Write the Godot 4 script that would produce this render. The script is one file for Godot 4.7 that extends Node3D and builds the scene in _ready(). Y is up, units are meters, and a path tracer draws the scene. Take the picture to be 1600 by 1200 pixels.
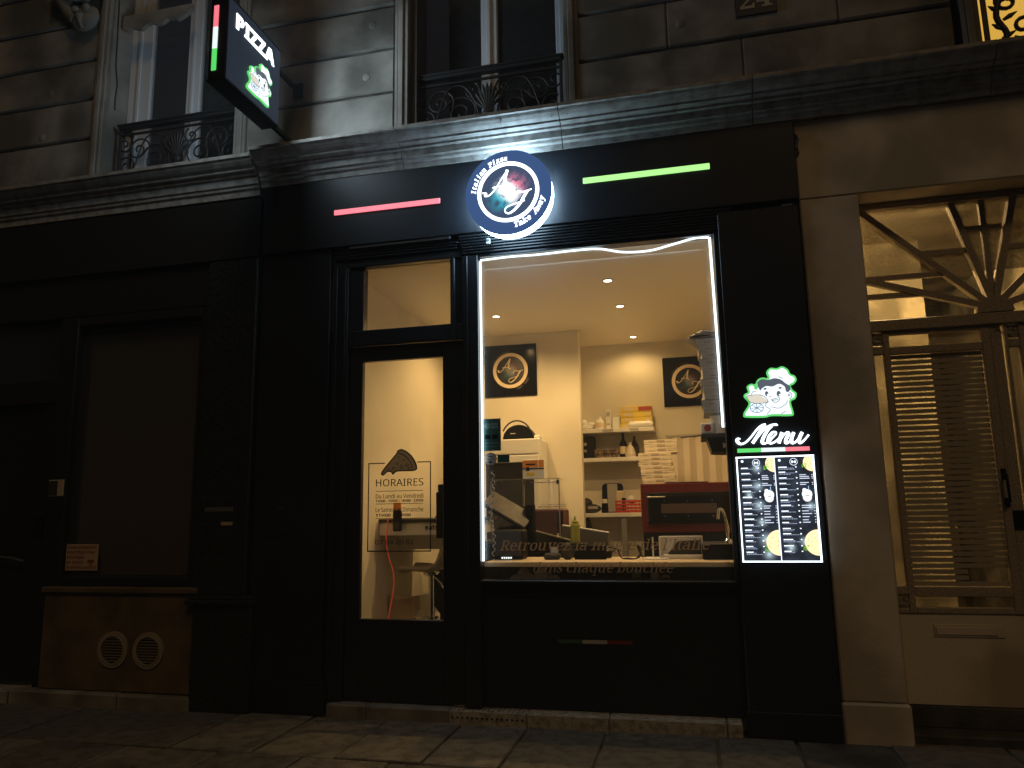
extends Node3D

# ---------------------------------------------------------------- shape builder
class Shape:
	var v := PackedVector3Array()
	var n := PackedVector3Array()
	var u := PackedVector2Array()
	var T := Transform3D()

	func tri(a: Vector3, b: Vector3, c: Vector3, na: Vector3, nb: Vector3, nc: Vector3, ua = null, ub = null, uc = null) -> void:
		var f := (b - a).cross(c - a)
		if f.length_squared() < 1e-16:
			return
		if f.dot(na + nb + nc) > 0.0:
			var t := b; b = c; c = t
			t = nb; nb = nc; nc = t
			var s = ub; ub = uc; uc = s
		for p in [[a, na, ua], [b, nb, ub], [c, nc, uc]]:
			var w: Vector3 = T * p[0]
			v.append(w)
			var m: Vector3 = (T.basis * p[1]).normalized()
			n.append(m)
			if p[2] == null:
				var k: Vector3 = m.abs()
				if k.z >= k.x and k.z >= k.y: u.append(Vector2(w.x, -w.y))
				elif k.y >= k.x: u.append(Vector2(w.x, w.z))
				else: u.append(Vector2(w.z, -w.y))
			else:
				u.append(p[2])

	func quad(a: Vector3, b: Vector3, c: Vector3, d: Vector3, nn = null, uvs = null) -> void:
		var m: Vector3 = nn if nn != null else -(b - a).cross(c - a).normalized()
		if uvs == null:
			tri(a, b, c, m, m, m); tri(a, c, d, m, m, m)
		else:
			tri(a, b, c, m, m, m, uvs[0], uvs[1], uvs[2]); tri(a, c, d, m, m, m, uvs[0], uvs[2], uvs[3])

	# box by its limits, edges chamfered by e
	func box(x0: float, x1: float, y0: float, y1: float, z0: float, z1: float, e := 0.0) -> Shape:
		var lo := Vector3(minf(x0, x1), minf(y0, y1), minf(z0, z1))
		var hi := Vector3(maxf(x0, x1), maxf(y0, y1), maxf(z0, z1))
		e = minf(e, 0.45 * minf(hi.x - lo.x, minf(hi.y - lo.y, hi.z - lo.z)))
		var P := func(i: int, j: int, k: int, ax: int) -> Vector3:
			var q := Vector3(lo.x if i < 0 else hi.x, lo.y if j < 0 else hi.y, lo.z if k < 0 else hi.z)
			var s := Vector3(i, j, k) * e
			s[ax] = 0.0
			return q - s
		for ax in 3:
			for sgn in [-1, 1]:
				var nn := Vector3(); nn[ax] = sgn
				var b := (ax + 1) % 3
				var c := (ax + 2) % 3
				var pts := []
				for st in [[-1, -1], [1, -1], [1, 1], [-1, 1]]:
					var ijk := [0, 0, 0]
					ijk[ax] = sgn; ijk[b] = st[0]; ijk[c] = st[1]
					pts.append(P.call(ijk[0], ijk[1], ijk[2], ax))
				quad(pts[0], pts[1], pts[2], pts[3], nn)
		if e > 0.0:
			for ax in 3:
				var b := (ax + 1) % 3
				var c := (ax + 2) % 3
				for sb in [-1, 1]:
					for sc in [-1, 1]:
						var nn := Vector3(); nn[b] = sb; nn[c] = sc
						var q := []
						for s in [-1, 1]:
							var ijk := [0, 0, 0]
							ijk[ax] = s; ijk[b] = sb; ijk[c] = sc
							q.append(P.call(ijk[0], ijk[1], ijk[2], b)); q.append(P.call(ijk[0], ijk[1], ijk[2], c))
						quad(q[0], q[1], q[3], q[2], nn.normalized())
			for i in [-1, 1]:
				for j in [-1, 1]:
					for k in [-1, 1]:
						var nn := Vector3(i, j, k).normalized()
						tri(P.call(i, j, k, 0), P.call(i, j, k, 1), P.call(i, j, k, 2), nn, nn, nn)
		return self

	# flat outline in x,y carried from z0 to z1
	func prism(poly: PackedVector2Array, z0: float, z1: float) -> Shape:
		if poly.size() < 3: return self
		var idx := Geometry2D.triangulate_polygon(poly)
		for i in range(0, idx.size(), 3):
			var a := poly[idx[i]]; var b := poly[idx[i + 1]]; var c := poly[idx[i + 2]]
			for zz in [[z0, Vector3(0, 0, -1 if z1 > z0 else 1)], [z1, Vector3(0, 0, 1 if z1 > z0 else -1)]]:
				tri(Vector3(a.x, a.y, zz[0]), Vector3(b.x, b.y, zz[0]), Vector3(c.x, c.y, zz[0]), zz[1], zz[1], zz[1])
		var turn := -1.0 if Geometry2D.is_polygon_clockwise(poly) else 1.0
		for i in poly.size():
			var a := poly[i]; var b := poly[(i + 1) % poly.size()]
			var d := (b - a).normalized()
			quad(Vector3(a.x, a.y, z0), Vector3(b.x, b.y, z0), Vector3(b.x, b.y, z1), Vector3(a.x, a.y, z1), Vector3(d.y, -d.x, 0) * turn)
		return self

	# profile of (radius, height) turned about the y axis
	func lathe(prof: Array, seg := 20, at := Vector3()) -> Shape:
		for i in prof.size() - 1:
			var p: Vector2 = prof[i]; var q: Vector2 = prof[i + 1]
			var d := q - p
			if d.length() < 1e-6: continue
			var nr := Vector2(d.y, -d.x).normalized()
			for s in seg:
				var a := TAU * s / seg; var b := TAU * (s + 1) / seg
				var ca := Vector3(cos(a), 0, sin(a)); var cb := Vector3(cos(b), 0, sin(b))
				var na := ca * nr.x + Vector3(0, nr.y, 0); var nb := cb * nr.x + Vector3(0, nr.y, 0)
				var A := at + ca * p.x + Vector3(0, p.y, 0); var B := at + cb * p.x + Vector3(0, p.y, 0)
				var C := at + cb * q.x + Vector3(0, q.y, 0); var D := at + ca * q.x + Vector3(0, q.y, 0)
				tri(A, B, C, na, nb, nb); tri(A, C, D, na, nb, na)
		return self

	func cyl(p: Vector3, q: Vector3, r0: float, r1: float, seg := 16) -> Shape:
		return tube([p, q], [r0, r1], seg)

	# round rod along points, radius a number or a list; flat < 1 presses it in z
	func tube(pts: Array, r, seg := 8, flat := 1.0) -> Shape:
		var m := pts.size()
		var rings := []
		var side := Vector3()
		for i in m:
			var d: Vector3 = (pts[mini(i + 1, m - 1)] - pts[maxi(i - 1, 0)]).normalized()
			if i == 0:
				side = d.cross(Vector3.UP if absf(d.y) < 0.9 else Vector3.RIGHT).normalized()
			else:
				side = (side - d * side.dot(d)).normalized()
			var up := side.cross(d).normalized()
			var rr: float = r[i] if r is Array else r
			var ring := []
			for s in seg:
				var a := TAU * s / seg
				var o := side * cos(a) + up * sin(a)
				var off := o * rr
				off.z *= flat
				ring.append([pts[i] + off, o, d])
			rings.append(ring)
		for i in m - 1:
			for s in seg:
				var t := (s + 1) % seg
				var A = rings[i][s]; var B = rings[i][t]; var C = rings[i + 1][t]; var D = rings[i + 1][s]
				tri(A[0], B[0], C[0], A[1], B[1], C[1]); tri(A[0], C[0], D[0], A[1], C[1], D[1])
		for s in seg - 2:
			var d0: Vector3 = -rings[0][0][2]; var d1: Vector3 = rings[m - 1][0][2]
			tri(rings[0][0][0], rings[0][s + 1][0], rings[0][s + 2][0], d0, d0, d0)
			tri(rings[m - 1][0][0], rings[m - 1][s + 1][0], rings[m - 1][s + 2][0], d1, d1, d1)
		return self

	func ball(c: Vector3, r: Vector3, seg := 14, rows := 9) -> Shape:
		for i in rows:
			for s in seg:
				var q := []
				for ij in [[i, s], [i, s + 1], [i + 1, s + 1], [i + 1, s]]:
					var a: float = PI * ij[0] / rows; var b: float = TAU * ij[1] / seg
					q.append(Vector3(sin(a) * cos(b), cos(a), sin(a) * sin(b)))
				var nn := []
				for w in q: nn.append((w / r).normalized())
				tri(c + q[0] * r, c + q[1] * r, c + q[2] * r, nn[0], nn[1], nn[2])
				tri(c + q[0] * r, c + q[2] * r, c + q[3] * r, nn[0], nn[2], nn[3])
		return self

	# flat ring facing z, from radius a to b, between z0 and z1
	func ring(c: Vector2, a: float, b: float, z0: float, z1: float, seg := 48) -> Shape:
		for s in seg:
			var p := Vector2.from_angle(TAU * s / seg); var q := Vector2.from_angle(TAU * (s + 1) / seg)
			var f := func(w: Vector2, r: float, z: float) -> Vector3: return Vector3(c.x + w.x * r, c.y + w.y * r, z)
			for zz in [[z0, Vector3(0, 0, -1)], [z1, Vector3(0, 0, 1)]]:
				quad(f.call(p, a, zz[0]), f.call(p, b, zz[0]), f.call(q, b, zz[0]), f.call(q, a, zz[0]), zz[1])
			for rr in [[a, -1.0], [b, 1.0]]:
				if rr[0] > 0.0:
					var n1: Vector3 = Vector3(p.x, p.y, 0) * rr[1]; var n2: Vector3 = Vector3(q.x, q.y, 0) * rr[1]
					var A: Vector3 = f.call(p, rr[0], z0); var B: Vector3 = f.call(q, rr[0], z0)
					var C: Vector3 = f.call(q, rr[0], z1); var D: Vector3 = f.call(p, rr[0], z1)
					tri(A, B, C, n1, n2, n2); tri(A, C, D, n1, n2, n1)
		return self

	# moulding: outline of (z, y) carried along x
	func mould(prof: Array, x0: float, x1: float) -> Shape:
		for i in prof.size() - 1:
			var p: Vector2 = prof[i]; var q: Vector2 = prof[i + 1]
			var d := (q - p).normalized()
			quad(Vector3(x0, p.y, p.x), Vector3(x1, p.y, p.x), Vector3(x1, q.y, q.x), Vector3(x0, q.y, q.x), Vector3(0, -d.x, d.y))
		var poly := PackedVector2Array(prof)
		var idx := Geometry2D.triangulate_polygon(poly)
		for i in range(0, idx.size(), 3):
			var a := poly[idx[i]]; var b := poly[idx[i + 1]]; var c := poly[idx[i + 2]]
			for xx in [[x0, Vector3.LEFT], [x1, Vector3.RIGHT]]:
				tri(Vector3(xx[0], a.y, a.x), Vector3(xx[0], b.y, b.x), Vector3(xx[0], c.y, c.x), xx[1], xx[1], xx[1])
		return self

	# one picture on a rectangle facing z
	func sheet(x0: float, x1: float, y0: float, y1: float, z: float) -> Shape:
		quad(Vector3(x0, y0, z), Vector3(x1, y0, z), Vector3(x1, y1, z), Vector3(x0, y1, z), Vector3(0, 0, 1), [Vector2(0, 1), Vector2(1, 1), Vector2(1, 0), Vector2(0, 0)])
		return self

	# lettering: capital height h, centred (or left aligned) at p, leaning by lean
	func text(s: String, h: float, p: Vector3, font: Font, lean := 0.0, align := 0.5, stretch := 1.0, deep := 0.002, width := 0.0) -> Shape:
		var t := TextMesh.new()
		t.text = s; t.font = font; t.font_size = 48; t.pixel_size = h / (48.0 * 0.714); t.depth = deep; t.curve_step = 1.5
		var ms := []
		for i in t.get_surface_count(): ms.append(t.surface_get_arrays(i))
		var lo := 1e9; var hi := -1e9; var bot := 1e9
		for a in ms:
			for w in a[Mesh.ARRAY_VERTEX]:
				lo = minf(lo, w.x); hi = maxf(hi, w.x); bot = minf(bot, w.y)
		if width > 0.0: stretch = width / maxf(hi - lo, 1e-4)
		var base := -h * 0.5
		for a in ms:
			var vv: PackedVector3Array = a[Mesh.ARRAY_VERTEX]; var nn: PackedVector3Array = a[Mesh.ARRAY_NORMAL]
			var idx = a[Mesh.ARRAY_INDEX]
			if idx == null: idx = range(vv.size())
			for i in range(0, idx.size() - 2, 3):
				var q := []
				for k in 3:
					var w := vv[idx[i + k]]
					q.append(p + Vector3((w.x - lo - (hi - lo) * align) * stretch + (w.y - base) * lean, w.y, w.z))
				tri(q[0], q[1], q[2], nn[idx[i]], nn[idx[i + 1]], nn[idx[i + 2]])
		return self

	func mesh(mat: Material) -> ArrayMesh:
		var a := []
		a.resize(Mesh.ARRAY_MAX)
		a[Mesh.ARRAY_VERTEX] = v; a[Mesh.ARRAY_NORMAL] = n; a[Mesh.ARRAY_TEX_UV] = u
		var m := ArrayMesh.new()
		m.add_surface_from_arrays(Mesh.PRIMITIVE_TRIANGLES, a)
		m.surface_set_material(0, mat)
		return m

# ---------------------------------------------------------------- scene helpers
var M := {}
var used := {}
var rng := RandomNumberGenerator.new()
var sans: SystemFont
var sansb: SystemFont
var serif: SystemFont
var serifb: SystemFont

func S() -> Shape: return Shape.new()
func lin(r: float, g: float, b: float) -> Color: return Color(r, g, b).linear_to_srgb()
func V(x: float, y: float) -> Vector2: return Vector2(x, y) * 0.001

func numbered(called: String) -> String:
	var k: int = used.get(called, 0)
	used[called] = k + 1
	return called if k == 0 else "%s_%03d" % [called, k]

func tag(o: Node3D, label: String, category: String, group := "") -> Node3D:
	o.set_meta("label", label); o.set_meta("category", category)
	if group: o.set_meta("group", group)
	return o

func obj(called: String, s: Shape, mat: Material, parent: Node = null) -> MeshInstance3D:
	var o := MeshInstance3D.new()
	o.name = called if parent else numbered(called)
	o.mesh = s.mesh(mat)
	(parent if parent else self).add_child(o, true)
	return o

func struct(called: String, s: Shape, mat: Material) -> MeshInstance3D:
	var o := obj(called, s, mat)
	o.set_meta("kind", "structure")
	return o

func thing(called: String, label: String, category: String, at := Vector3.ZERO, group := "") -> Node3D:
	var o := Node3D.new()
	o.name = numbered(called)
	add_child(o)
	o.position = at
	tag(o, label, category, group)
	return o

func copy(o: Node3D, label: String, at: Vector3, turn := 0.0) -> Node3D:
	var c: Node3D = o.duplicate()
	var called: String = o.name
	var r := RegEx.create_from_string("_\\d+$")
	c.name = numbered(r.sub(called, ""))
	add_child(c)
	c.position = at; c.rotation.y = turn
	c.set_meta("label", label)
	return c

func mat(called: String, c: Color, rough := 0.6, metal := 0.0) -> StandardMaterial3D:
	var m := StandardMaterial3D.new()
	m.albedo_color = c; m.roughness = rough; m.metallic = metal
	M[called] = m
	return m

func glow(called: String, c: Color, energy: float, base := Color(0.5, 0.5, 0.5)) -> StandardMaterial3D:
	var m := mat(called, base, 0.4)
	m.emission_enabled = true; m.emission = c; m.emission_energy_multiplier = energy
	return m

func noise_tex(freq: float, octaves: int, seed_: int, lo: Color, hi: Color, size := 512, kind := FastNoiseLite.TYPE_SIMPLEX_SMOOTH, a := 0.3, b := 0.7) -> NoiseTexture2D:
	var f := FastNoiseLite.new()
	f.noise_type = kind; f.frequency = freq; f.fractal_octaves = octaves; f.seed = seed_
	var t := NoiseTexture2D.new()
	t.width = size; t.height = size; t.seamless = true; t.noise = f
	var g := Gradient.new()
	g.set_color(0, lo); g.set_color(1, hi)
	g.set_offset(0, a); g.set_offset(1, b)
	t.color_ramp = g
	return t

# colour blotches plus relief in the material's own space
func weather(m: StandardMaterial3D, tex: Texture2D, scale: float, bump: Texture2D = null, depth := 0.0) -> void:
	m.albedo_texture = tex
	m.uv1_triplanar = true; m.uv1_world_triplanar = true
	m.uv1_scale = Vector3.ONE * scale
	if bump:
		m.heightmap_enabled = true; m.heightmap_texture = bump; m.heightmap_scale = depth

func smooth(pts: Array, per := 6) -> Array:
	var out := []
	var k := pts.size()
	for i in k - 1:
		var a = pts[maxi(i - 1, 0)]; var b = pts[i]; var c = pts[i + 1]; var d = pts[mini(i + 2, k - 1)]
		for j in per:
			out.append(b.cubic_interpolate(c, a, d, float(j) / per))
	out.append(pts[k - 1])
	return out

# pen stroke through flat points: tapering, thicker on the downstrokes
func stroke(s: Shape, pts: Array, at: Vector3, thin: float, thick: float, flat := 0.5, k := 1.0) -> void:
	var p := smooth(pts, 5)
	var q := []; var r := []
	for i in p.size():
		var d: Vector2 = (p[mini(i + 1, p.size() - 1)] - p[maxi(i - 1, 0)]).normalized()
		q.append(at + Vector3(p[i].x * k, p[i].y * k, 0))
		r.append(lerpf(thin, thick, clampf(-d.y * 1.1 - 0.1, 0, 1) if d.x < 0.4 or d.y < 0 else 0.0))
	for i in range(1, r.size()): r[i] = lerpf(r[i - 1], r[i], 0.45)
	s.tube(q, r, 8, flat)

func spiral(c: Vector2, r: float, turns: float, start: float, dir: float, z: float, inner := 0.12) -> Array:
	var out := []
	var k := int(14 * turns)
	for i in k + 1:
		var t := float(i) / k
		var a := start + dir * TAU * turns * t
		var rr := r * lerpf(1.0, inner, t)
		out.append(Vector3(c.x + cos(a) * rr, c.y + sin(a) * rr, z))
	return out

func area(called: String, at: Vector3, look: Vector3, size: Vector2, c: Color, e: float) -> void:
	var l := AreaLight3D.new()
	l.name = numbered(called)
	l.area_size = size; l.light_color = c; l.light_energy = e; l.shadow_enabled = true
	l.set("area_range", 20.0); l.set("area_attenuation", 2.0)
	add_child(l)
	l.look_at_from_position(at, at + look, Vector3.UP if absf(look.y) < 0.9 else Vector3.FORWARD)

func logo_letters(s: Shape, at: Vector3, k := 1.0, bold := 1.0, flat := 0.4) -> void:
	for p in [[V(-194,10),V(-166,4),V(-172,-13),V(-141,-13),V(-96,30),V(-52,96),V(-2,168)], [V(-2,168),V(-18,114),V(-24,63),V(-18,32),V(9,27)], [V(-115,42),V(-67,49),V(-21,38)],
			[V(47,-54),V(46,-22),V(77,-9),V(120,-15),V(177,-1)], [V(147,-9),V(119,-52),V(90,-100),V(46,-146),V(2,-169),V(-24,-152),V(-17,-124),V(18,-108),V(75,-94),V(124,-82)]]:
		stroke(s, p, at, 0.0045 * bold * k, 0.011 * bold * k, flat, k)

# words set along a circle; the middle letter stands at angle mid
func arc_text(s: Shape, word: String, c: Vector3, r: float, mid: float, h: float, inward: bool, font: Font) -> void:
	var step := h * 0.86 / r
	for i in word.length():
		if word[i] == " ": continue
		var a := mid + (i - (word.length() - 1) * 0.5) * step * (1.0 if inward else -1.0)
		s.T = Transform3D(Basis(Vector3.BACK, a - PI / 2 if not inward else a + PI / 2), c + Vector3(cos(a), sin(a), 0) * r)
		s.text(word[i], h, Vector3.ZERO, font, 0.25, 0.5, 1.0, 0.004)
	s.T = Transform3D()

# ---------------------------------------------------------------- pictures on flat prints
func nebula(base: Color, gain: float, seed_: int) -> ImageTexture:
	var im := Image.create(256, 256, false, Image.FORMAT_RGB8)
	var f := FastNoiseLite.new()
	f.seed = seed_; f.frequency = 0.024; f.fractal_octaves = 5; f.domain_warp_enabled = true; f.domain_warp_amplitude = 40.0
	for y in 256:
		for x in 256:
			var p := Vector2(x - 128, y - 128) / 128.0
			var n := f.get_noise_2d(x, y) * 0.5 + 0.5
			var c := base
			var along := (p.x - p.y) * 0.5
			var across := absf(p.x + p.y)
			var d := clampf(1.5 - Vector2(along * 1.6, across * 1.1).length() * 1.35, 0, 1) * smoothstep(0.22, 0.55, n + 0.45 * (0.55 - p.length()))
			var tint := Color(0.22, 0.66, 0.74).lerp(Color(1, 1, 1), smoothstep(-0.34, -0.10, along)).lerp(Color(0.90, 0.50, 0.62), smoothstep(0.16, 0.34, along))
			c = c.lerp(tint, clampf(d * gain, 0, 1))
			im.set_pixel(x, y, c)
	return ImageTexture.create_from_image(im)

func disc(im: Image, cx: float, cy: float, r: float, f: Callable) -> void:
	for y in range(maxi(0, int(cy - r)), mini(im.get_height(), int(cy + r) + 1)):
		for x in range(maxi(0, int(cx - r)), mini(im.get_width(), int(cx + r) + 1)):
			var d := Vector2(x - cx, y - cy).length() / r
			if d < 1.0: im.set_pixel(x, y, f.call(d, atan2(y - cy, x - cx), im.get_pixel(x, y)))

func menu_print() -> ImageTexture:
	var w := 472; var h := 684
	var im := Image.create(w, h, false, Image.FORMAT_RGB8)
	var g := FastNoiseLite.new(); g.seed = 5; g.frequency = 0.008
	var r := RandomNumberGenerator.new(); r.seed = 12
	for y in h:
		for x in w:
			var b := 0.09 + 0.06 * (g.get_noise_2d(x, y) + 0.5)
			im.set_pixel(x, y, Color(b * 0.95, b * 1.1, b * 1.35))
	for s in [[120, 70, 50], [120, 190, 55], [120, 320, 60], [130, 430, 50], [150, 545, 70], [160, 640, 60], [390, 560, 55], [440, 330, 50], [300, 600, 50], [60, 250, 40]]:
		disc(im, s[0], s[1], s[2], func(d, _a, c): return c.lerp(Color(0.78, 0.88, 0.90), 0.75 * pow(1 - d, 1.5)))  # bright spots painted in for the backlight showing through the board
	for col in 2:
		var ox := 6 + col * 236
		var plain := Color(0.80, 0.84, 0.90)
		disc(im, ox + 24, 22, 9, func(_d, _a, _c): return plain)
		disc(im, ox + 112, 34, 25, func(d, a, c): return plain if d > 0.86 or d < 0.6 and cos(a * 2) * d > -0.1 else c)
		var y := 66
		while y < 640:
			im.fill_rect(Rect2i(ox + 14, y, r.randi_range(40, 62), 6), Color(0.9, 0.93, 0.97))
			im.fill_rect(Rect2i(ox + 120, y, 9, 7), Color(0.9, 0.93, 0.97))
			for k in r.randi_range(1, 2):
				var x := ox + 14
				var stop := ox + r.randi_range(70, 122)
				while x < stop:
					var l := r.randi_range(4, 13)
					im.fill_rect(Rect2i(x, y + 12 + k * 8 - 4, l, 4), Color(0.52, 0.56, 0.64))
					x += l + 3
			y += r.randi_range(33, 40)
		for yy in [120, 132, 144, 172, 184, 322, 336, 358, 376, 396, 416, 432]:
			im.fill_rect(Rect2i(ox + 142, yy, r.randi_range(36, 62), 5), Color(0.72, 0.75, 0.82))
			im.fill_rect(Rect2i(ox + 216, yy, 8, 5), Color(0.72, 0.75, 0.82))
		# tub with a spoon
		disc(im, ox + 180, 250, 32, func(_d, _a, _c): return Color(0.82, 0.82, 0.82))
		disc(im, ox + 180, 272, 28, func(_d, _a, _c): return Color(0.76, 0.76, 0.76))
		im.fill_rect(Rect2i(ox + 190, 196, 5, 34), Color(0.5, 0.62, 0.76))
		disc(im, ox + 166, 224, 13, func(_d, _a, _c): return Color(0.88, 0.88, 0.86))
		im.fill_rect(Rect2i(ox + 172, 258, 22, 5), Color(0.5, 0.5, 0.5))
		for pz in [[228, 42, 58], [226, 566, 84]]:
			var cx: int = ox + pz[0]; var cy: int = pz[1]; var rr: int = pz[2]
			for y2 in range(maxi(0, cy - rr), mini(h, cy + rr)):
				for x2 in range(cx - rr, mini(w, ox + 230)):
					var d := Vector2(x2 - cx, y2 - cy).length() / rr
					if d > 1.0: continue
					var t := g.get_noise_2d(x2 * 9, y2 * 9) * 0.5 + 0.5
					var c := Color(0.85, 0.62, 0.36) if d > 0.88 else Color(0.86, 0.74, 0.42).lerp(Color(0.62, 0.2, 0.1), smoothstep(0.55, 0.7, t)).lerp(Color(0.3, 0.5, 0.12), smoothstep(0.42, 0.3, t))
					im.set_pixel(x2, y2, c.lerp(Color(0.95, 0.95, 0.88), 0.45))
			for k in 26:
				var p := Vector2(cx - rr * 0.95, cy + rr * 0.35) + Vector2(r.randf_range(-16, 16), r.randf_range(-16, 20))
				im.fill_rect(Rect2i(int(p.x), int(p.y), 5, 4), Color(0.35, 0.62, 0.15))
	im.fill_rect(Rect2i(232, 0, 6, h), Color(0.85, 0.88, 0.95))
	return ImageTexture.create_from_image(im)

# ---------------------------------------------------------------- the scene
func _ready() -> void:
	rng.seed = 7
	var cam := Camera3D.new()
	cam.name = "camera"
	cam.fov = 54.62; cam.near = 0.05; cam.far = 400.0
	cam.transform = Transform3D(Basis(Vector3.UP, deg_to_rad(13.4)) * Basis(Vector3.RIGHT, deg_to_rad(9.52)) * Basis(Vector3.BACK, deg_to_rad(-1.01)), Vector3(1.35, 1.44, 5.2))
	add_child(cam)
	cam.current = true
	var env := Environment.new()
	env.background_mode = Environment.BG_SKY
	var sky := Sky.new(); var sm := ProceduralSkyMaterial.new()
	sm.sky_top_color = lin(0.006, 0.006, 0.008); sm.sky_horizon_color = lin(0.020, 0.014, 0.008)
	sm.ground_bottom_color = lin(0.004, 0.003, 0.002); sm.ground_horizon_color = lin(0.012, 0.009, 0.005)
	sky.sky_material = sm; env.sky = sky
	env.background_energy_multiplier = 1.0
	env.tonemap_mode = Environment.TONE_MAPPER_LINEAR
	env.tonemap_exposure = 1.0
	env.fog_enabled = true; env.fog_density = 0.0045; env.fog_light_color = Color(0.9, 0.95, 1.0)  # thin haze added so the lit signs spread a soft glow
	env.sdfgi_enabled = true; env.ssao_enabled = true; env.ssil_enabled = true
	var we := WorldEnvironment.new(); we.name = "world"; we.environment = env
	add_child(we)
	var sun := DirectionalLight3D.new()
	sun.name = "night_light"
	sun.light_color = lin(1.0, 0.62, 0.25); sun.light_energy = 0.072; sun.light_angular_distance = 9.0; sun.shadow_enabled = true
	sun.sky_mode = DirectionalLight3D.SKY_MODE_LIGHT_ONLY
	add_child(sun)
	sun.look_at_from_position(Vector3.ZERO, Vector3(-0.35, -1.05, -0.85))
	sansb = SystemFont.new(); sansb.font_names = PackedStringArray(["Droid Sans"]); sansb.font_weight = 700
	sans = SystemFont.new(); sans.font_names = PackedStringArray(["Droid Sans"])
	serif = SystemFont.new(); serif.font_names = PackedStringArray(["Droid Serif"])
	serifb = SystemFont.new(); serifb.font_names = PackedStringArray(["Droid Serif"]); serifb.font_weight = 700
	materials()
	street()
	upper_building()
	pizzeria_front()
	neighbour_front()
	entrance()
	shop_room()
	window_lights()
	signs()
	window_prints()
	bar_side()
	counter_things()
	back_things()
	kitchen_things()

func materials() -> void:
	var blotch := noise_tex(0.006, 5, 3, Color(0.62, 0.62, 0.62), Color(1, 1, 1))
	var streak := noise_tex(0.012, 6, 9, Color(0.35, 0.34, 0.32), Color(1, 1, 1), 512, FastNoiseLite.TYPE_SIMPLEX_SMOOTH, 0.25, 0.6)
	var grain := noise_tex(0.08, 4, 4, Color(0, 0, 0), Color(1, 1, 1), 512, FastNoiseLite.TYPE_SIMPLEX_SMOOTH, 0.2, 0.8)
	var rough := noise_tex(0.025, 5, 14, Color(0, 0, 0), Color(1, 1, 1), 512, FastNoiseLite.TYPE_SIMPLEX_SMOOTH, 0.2, 0.8)
	var soft := noise_tex(0.005, 6, 5, Color(0.60, 0.60, 0.59), Color(1, 1, 1), 512, FastNoiseLite.TYPE_SIMPLEX_SMOOTH, 0.2, 0.8)
	var runs := noise_tex(0.02, 6, 8, Color(0.76, 0.74, 0.72), Color(1, 1, 1), 512, FastNoiseLite.TYPE_SIMPLEX_SMOOTH, 0.15, 0.6)

	weather(mat("stone", lin(0.36, 0.345, 0.315), 0.85), soft, 0.35, grain, 0.12)
	weather(mat("stone_dark", lin(0.31, 0.295, 0.27), 0.85), soft, 0.43, grain, 0.12)
	weather(mat("cornice", lin(0.38, 0.36, 0.33), 0.55), runs, 0.8, grain, 0.10)
	weather(mat("mortar", lin(0.10, 0.09, 0.075), 0.95), blotch, 1.0)
	weather(mat("plaster", lin(0.66, 0.58, 0.48), 0.75), noise_tex(0.004, 4, 21, Color(0.8, 0.8, 0.78), Color(1, 1, 1)), 0.5, grain, 0.08)
	weather(mat("paving", lin(0.115, 0.104, 0.082), 0.75), runs, 0.8, grain, 0.25)
	weather(mat("paving_pale", lin(0.155, 0.14, 0.11), 0.75), runs, 0.7, grain, 0.25)
	weather(mat("paving_dark", lin(0.082, 0.076, 0.062), 0.75), soft, 0.9, grain, 0.25)
	weather(mat("road", lin(0.045, 0.045, 0.045), 0.9), blotch, 0.8, grain, 0.5)
	weather(mat("sill_stone", lin(0.40, 0.36, 0.29), 0.8), runs, 1.3, grain, 0.2)
	weather(mat("black_panel", lin(0.013, 0.017, 0.024), 0.42), noise_tex(0.003, 3, 33, Color(0.8, 0.8, 0.8), Color(1, 1, 1)), 0.6)
	mat("black_frame", lin(0.014, 0.017, 0.021), 0.32)
	weather(mat("green_paint", lin(0.018, 0.026, 0.021), 0.5), noise_tex(0.03, 5, 40, Color(0.7, 0.7, 0.7), Color(1.7, 1.8, 1.6), 512, FastNoiseLite.TYPE_SIMPLEX_SMOOTH, 0.6, 0.74), 1.6, rough, 0.3)
	mat("brown_frame", lin(0.012, 0.011, 0.010), 0.5)
	weather(mat("base_paint", lin(0.145, 0.108, 0.058), 0.6), noise_tex(0.005, 4, 43, Color(0.8, 0.78, 0.74), Color(1, 1, 1)), 0.8, grain, 0.08)
	mat("vent_plastic", lin(0.30, 0.25, 0.19), 0.5)
	mat("white_paint", lin(0.62, 0.65, 0.70), 0.45)
	mat("iron", lin(0.022, 0.022, 0.024), 0.5)
	mat("brown_shutter", lin(0.055, 0.042, 0.035), 0.6)
	mat("door_metal", lin(0.42, 0.35, 0.27), 0.5)
	weather(M.door_metal, noise_tex(0.05, 3, 50, Color(0.85, 0.85, 0.85), Color(1, 1, 1)), 2.0, grain, 0.2)
	var pane := mat("pane", Color(0.95, 0.98, 1.0, 0.05), 0.02)
	pane.transparency = BaseMaterial3D.TRANSPARENCY_ALPHA
	var dim := mat("dim_pane", Color(0.3, 0.32, 0.33, 0.35), 0.05)
	dim.transparency = BaseMaterial3D.TRANSPARENCY_ALPHA
	var frost := mat("frosted", Color(0.66, 0.62, 0.55, 0.95), 0.6)
	frost.transparency = BaseMaterial3D.TRANSPARENCY_ALPHA
	frost.backlight_enabled = true; frost.backlight = Color(0.12, 0.115, 0.10)
	var pale := mat("frosted_pale", Color(0.80, 0.76, 0.68, 0.62), 0.6)
	pale.transparency = BaseMaterial3D.TRANSPARENCY_ALPHA
	pale.backlight_enabled = true; pale.backlight = Color(0.3, 0.28, 0.24)
	var cath := mat("patterned_glass", Color(0.66, 0.62, 0.52, 0.86), 0.5)
	cath.transparency = BaseMaterial3D.TRANSPARENCY_ALPHA
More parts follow.
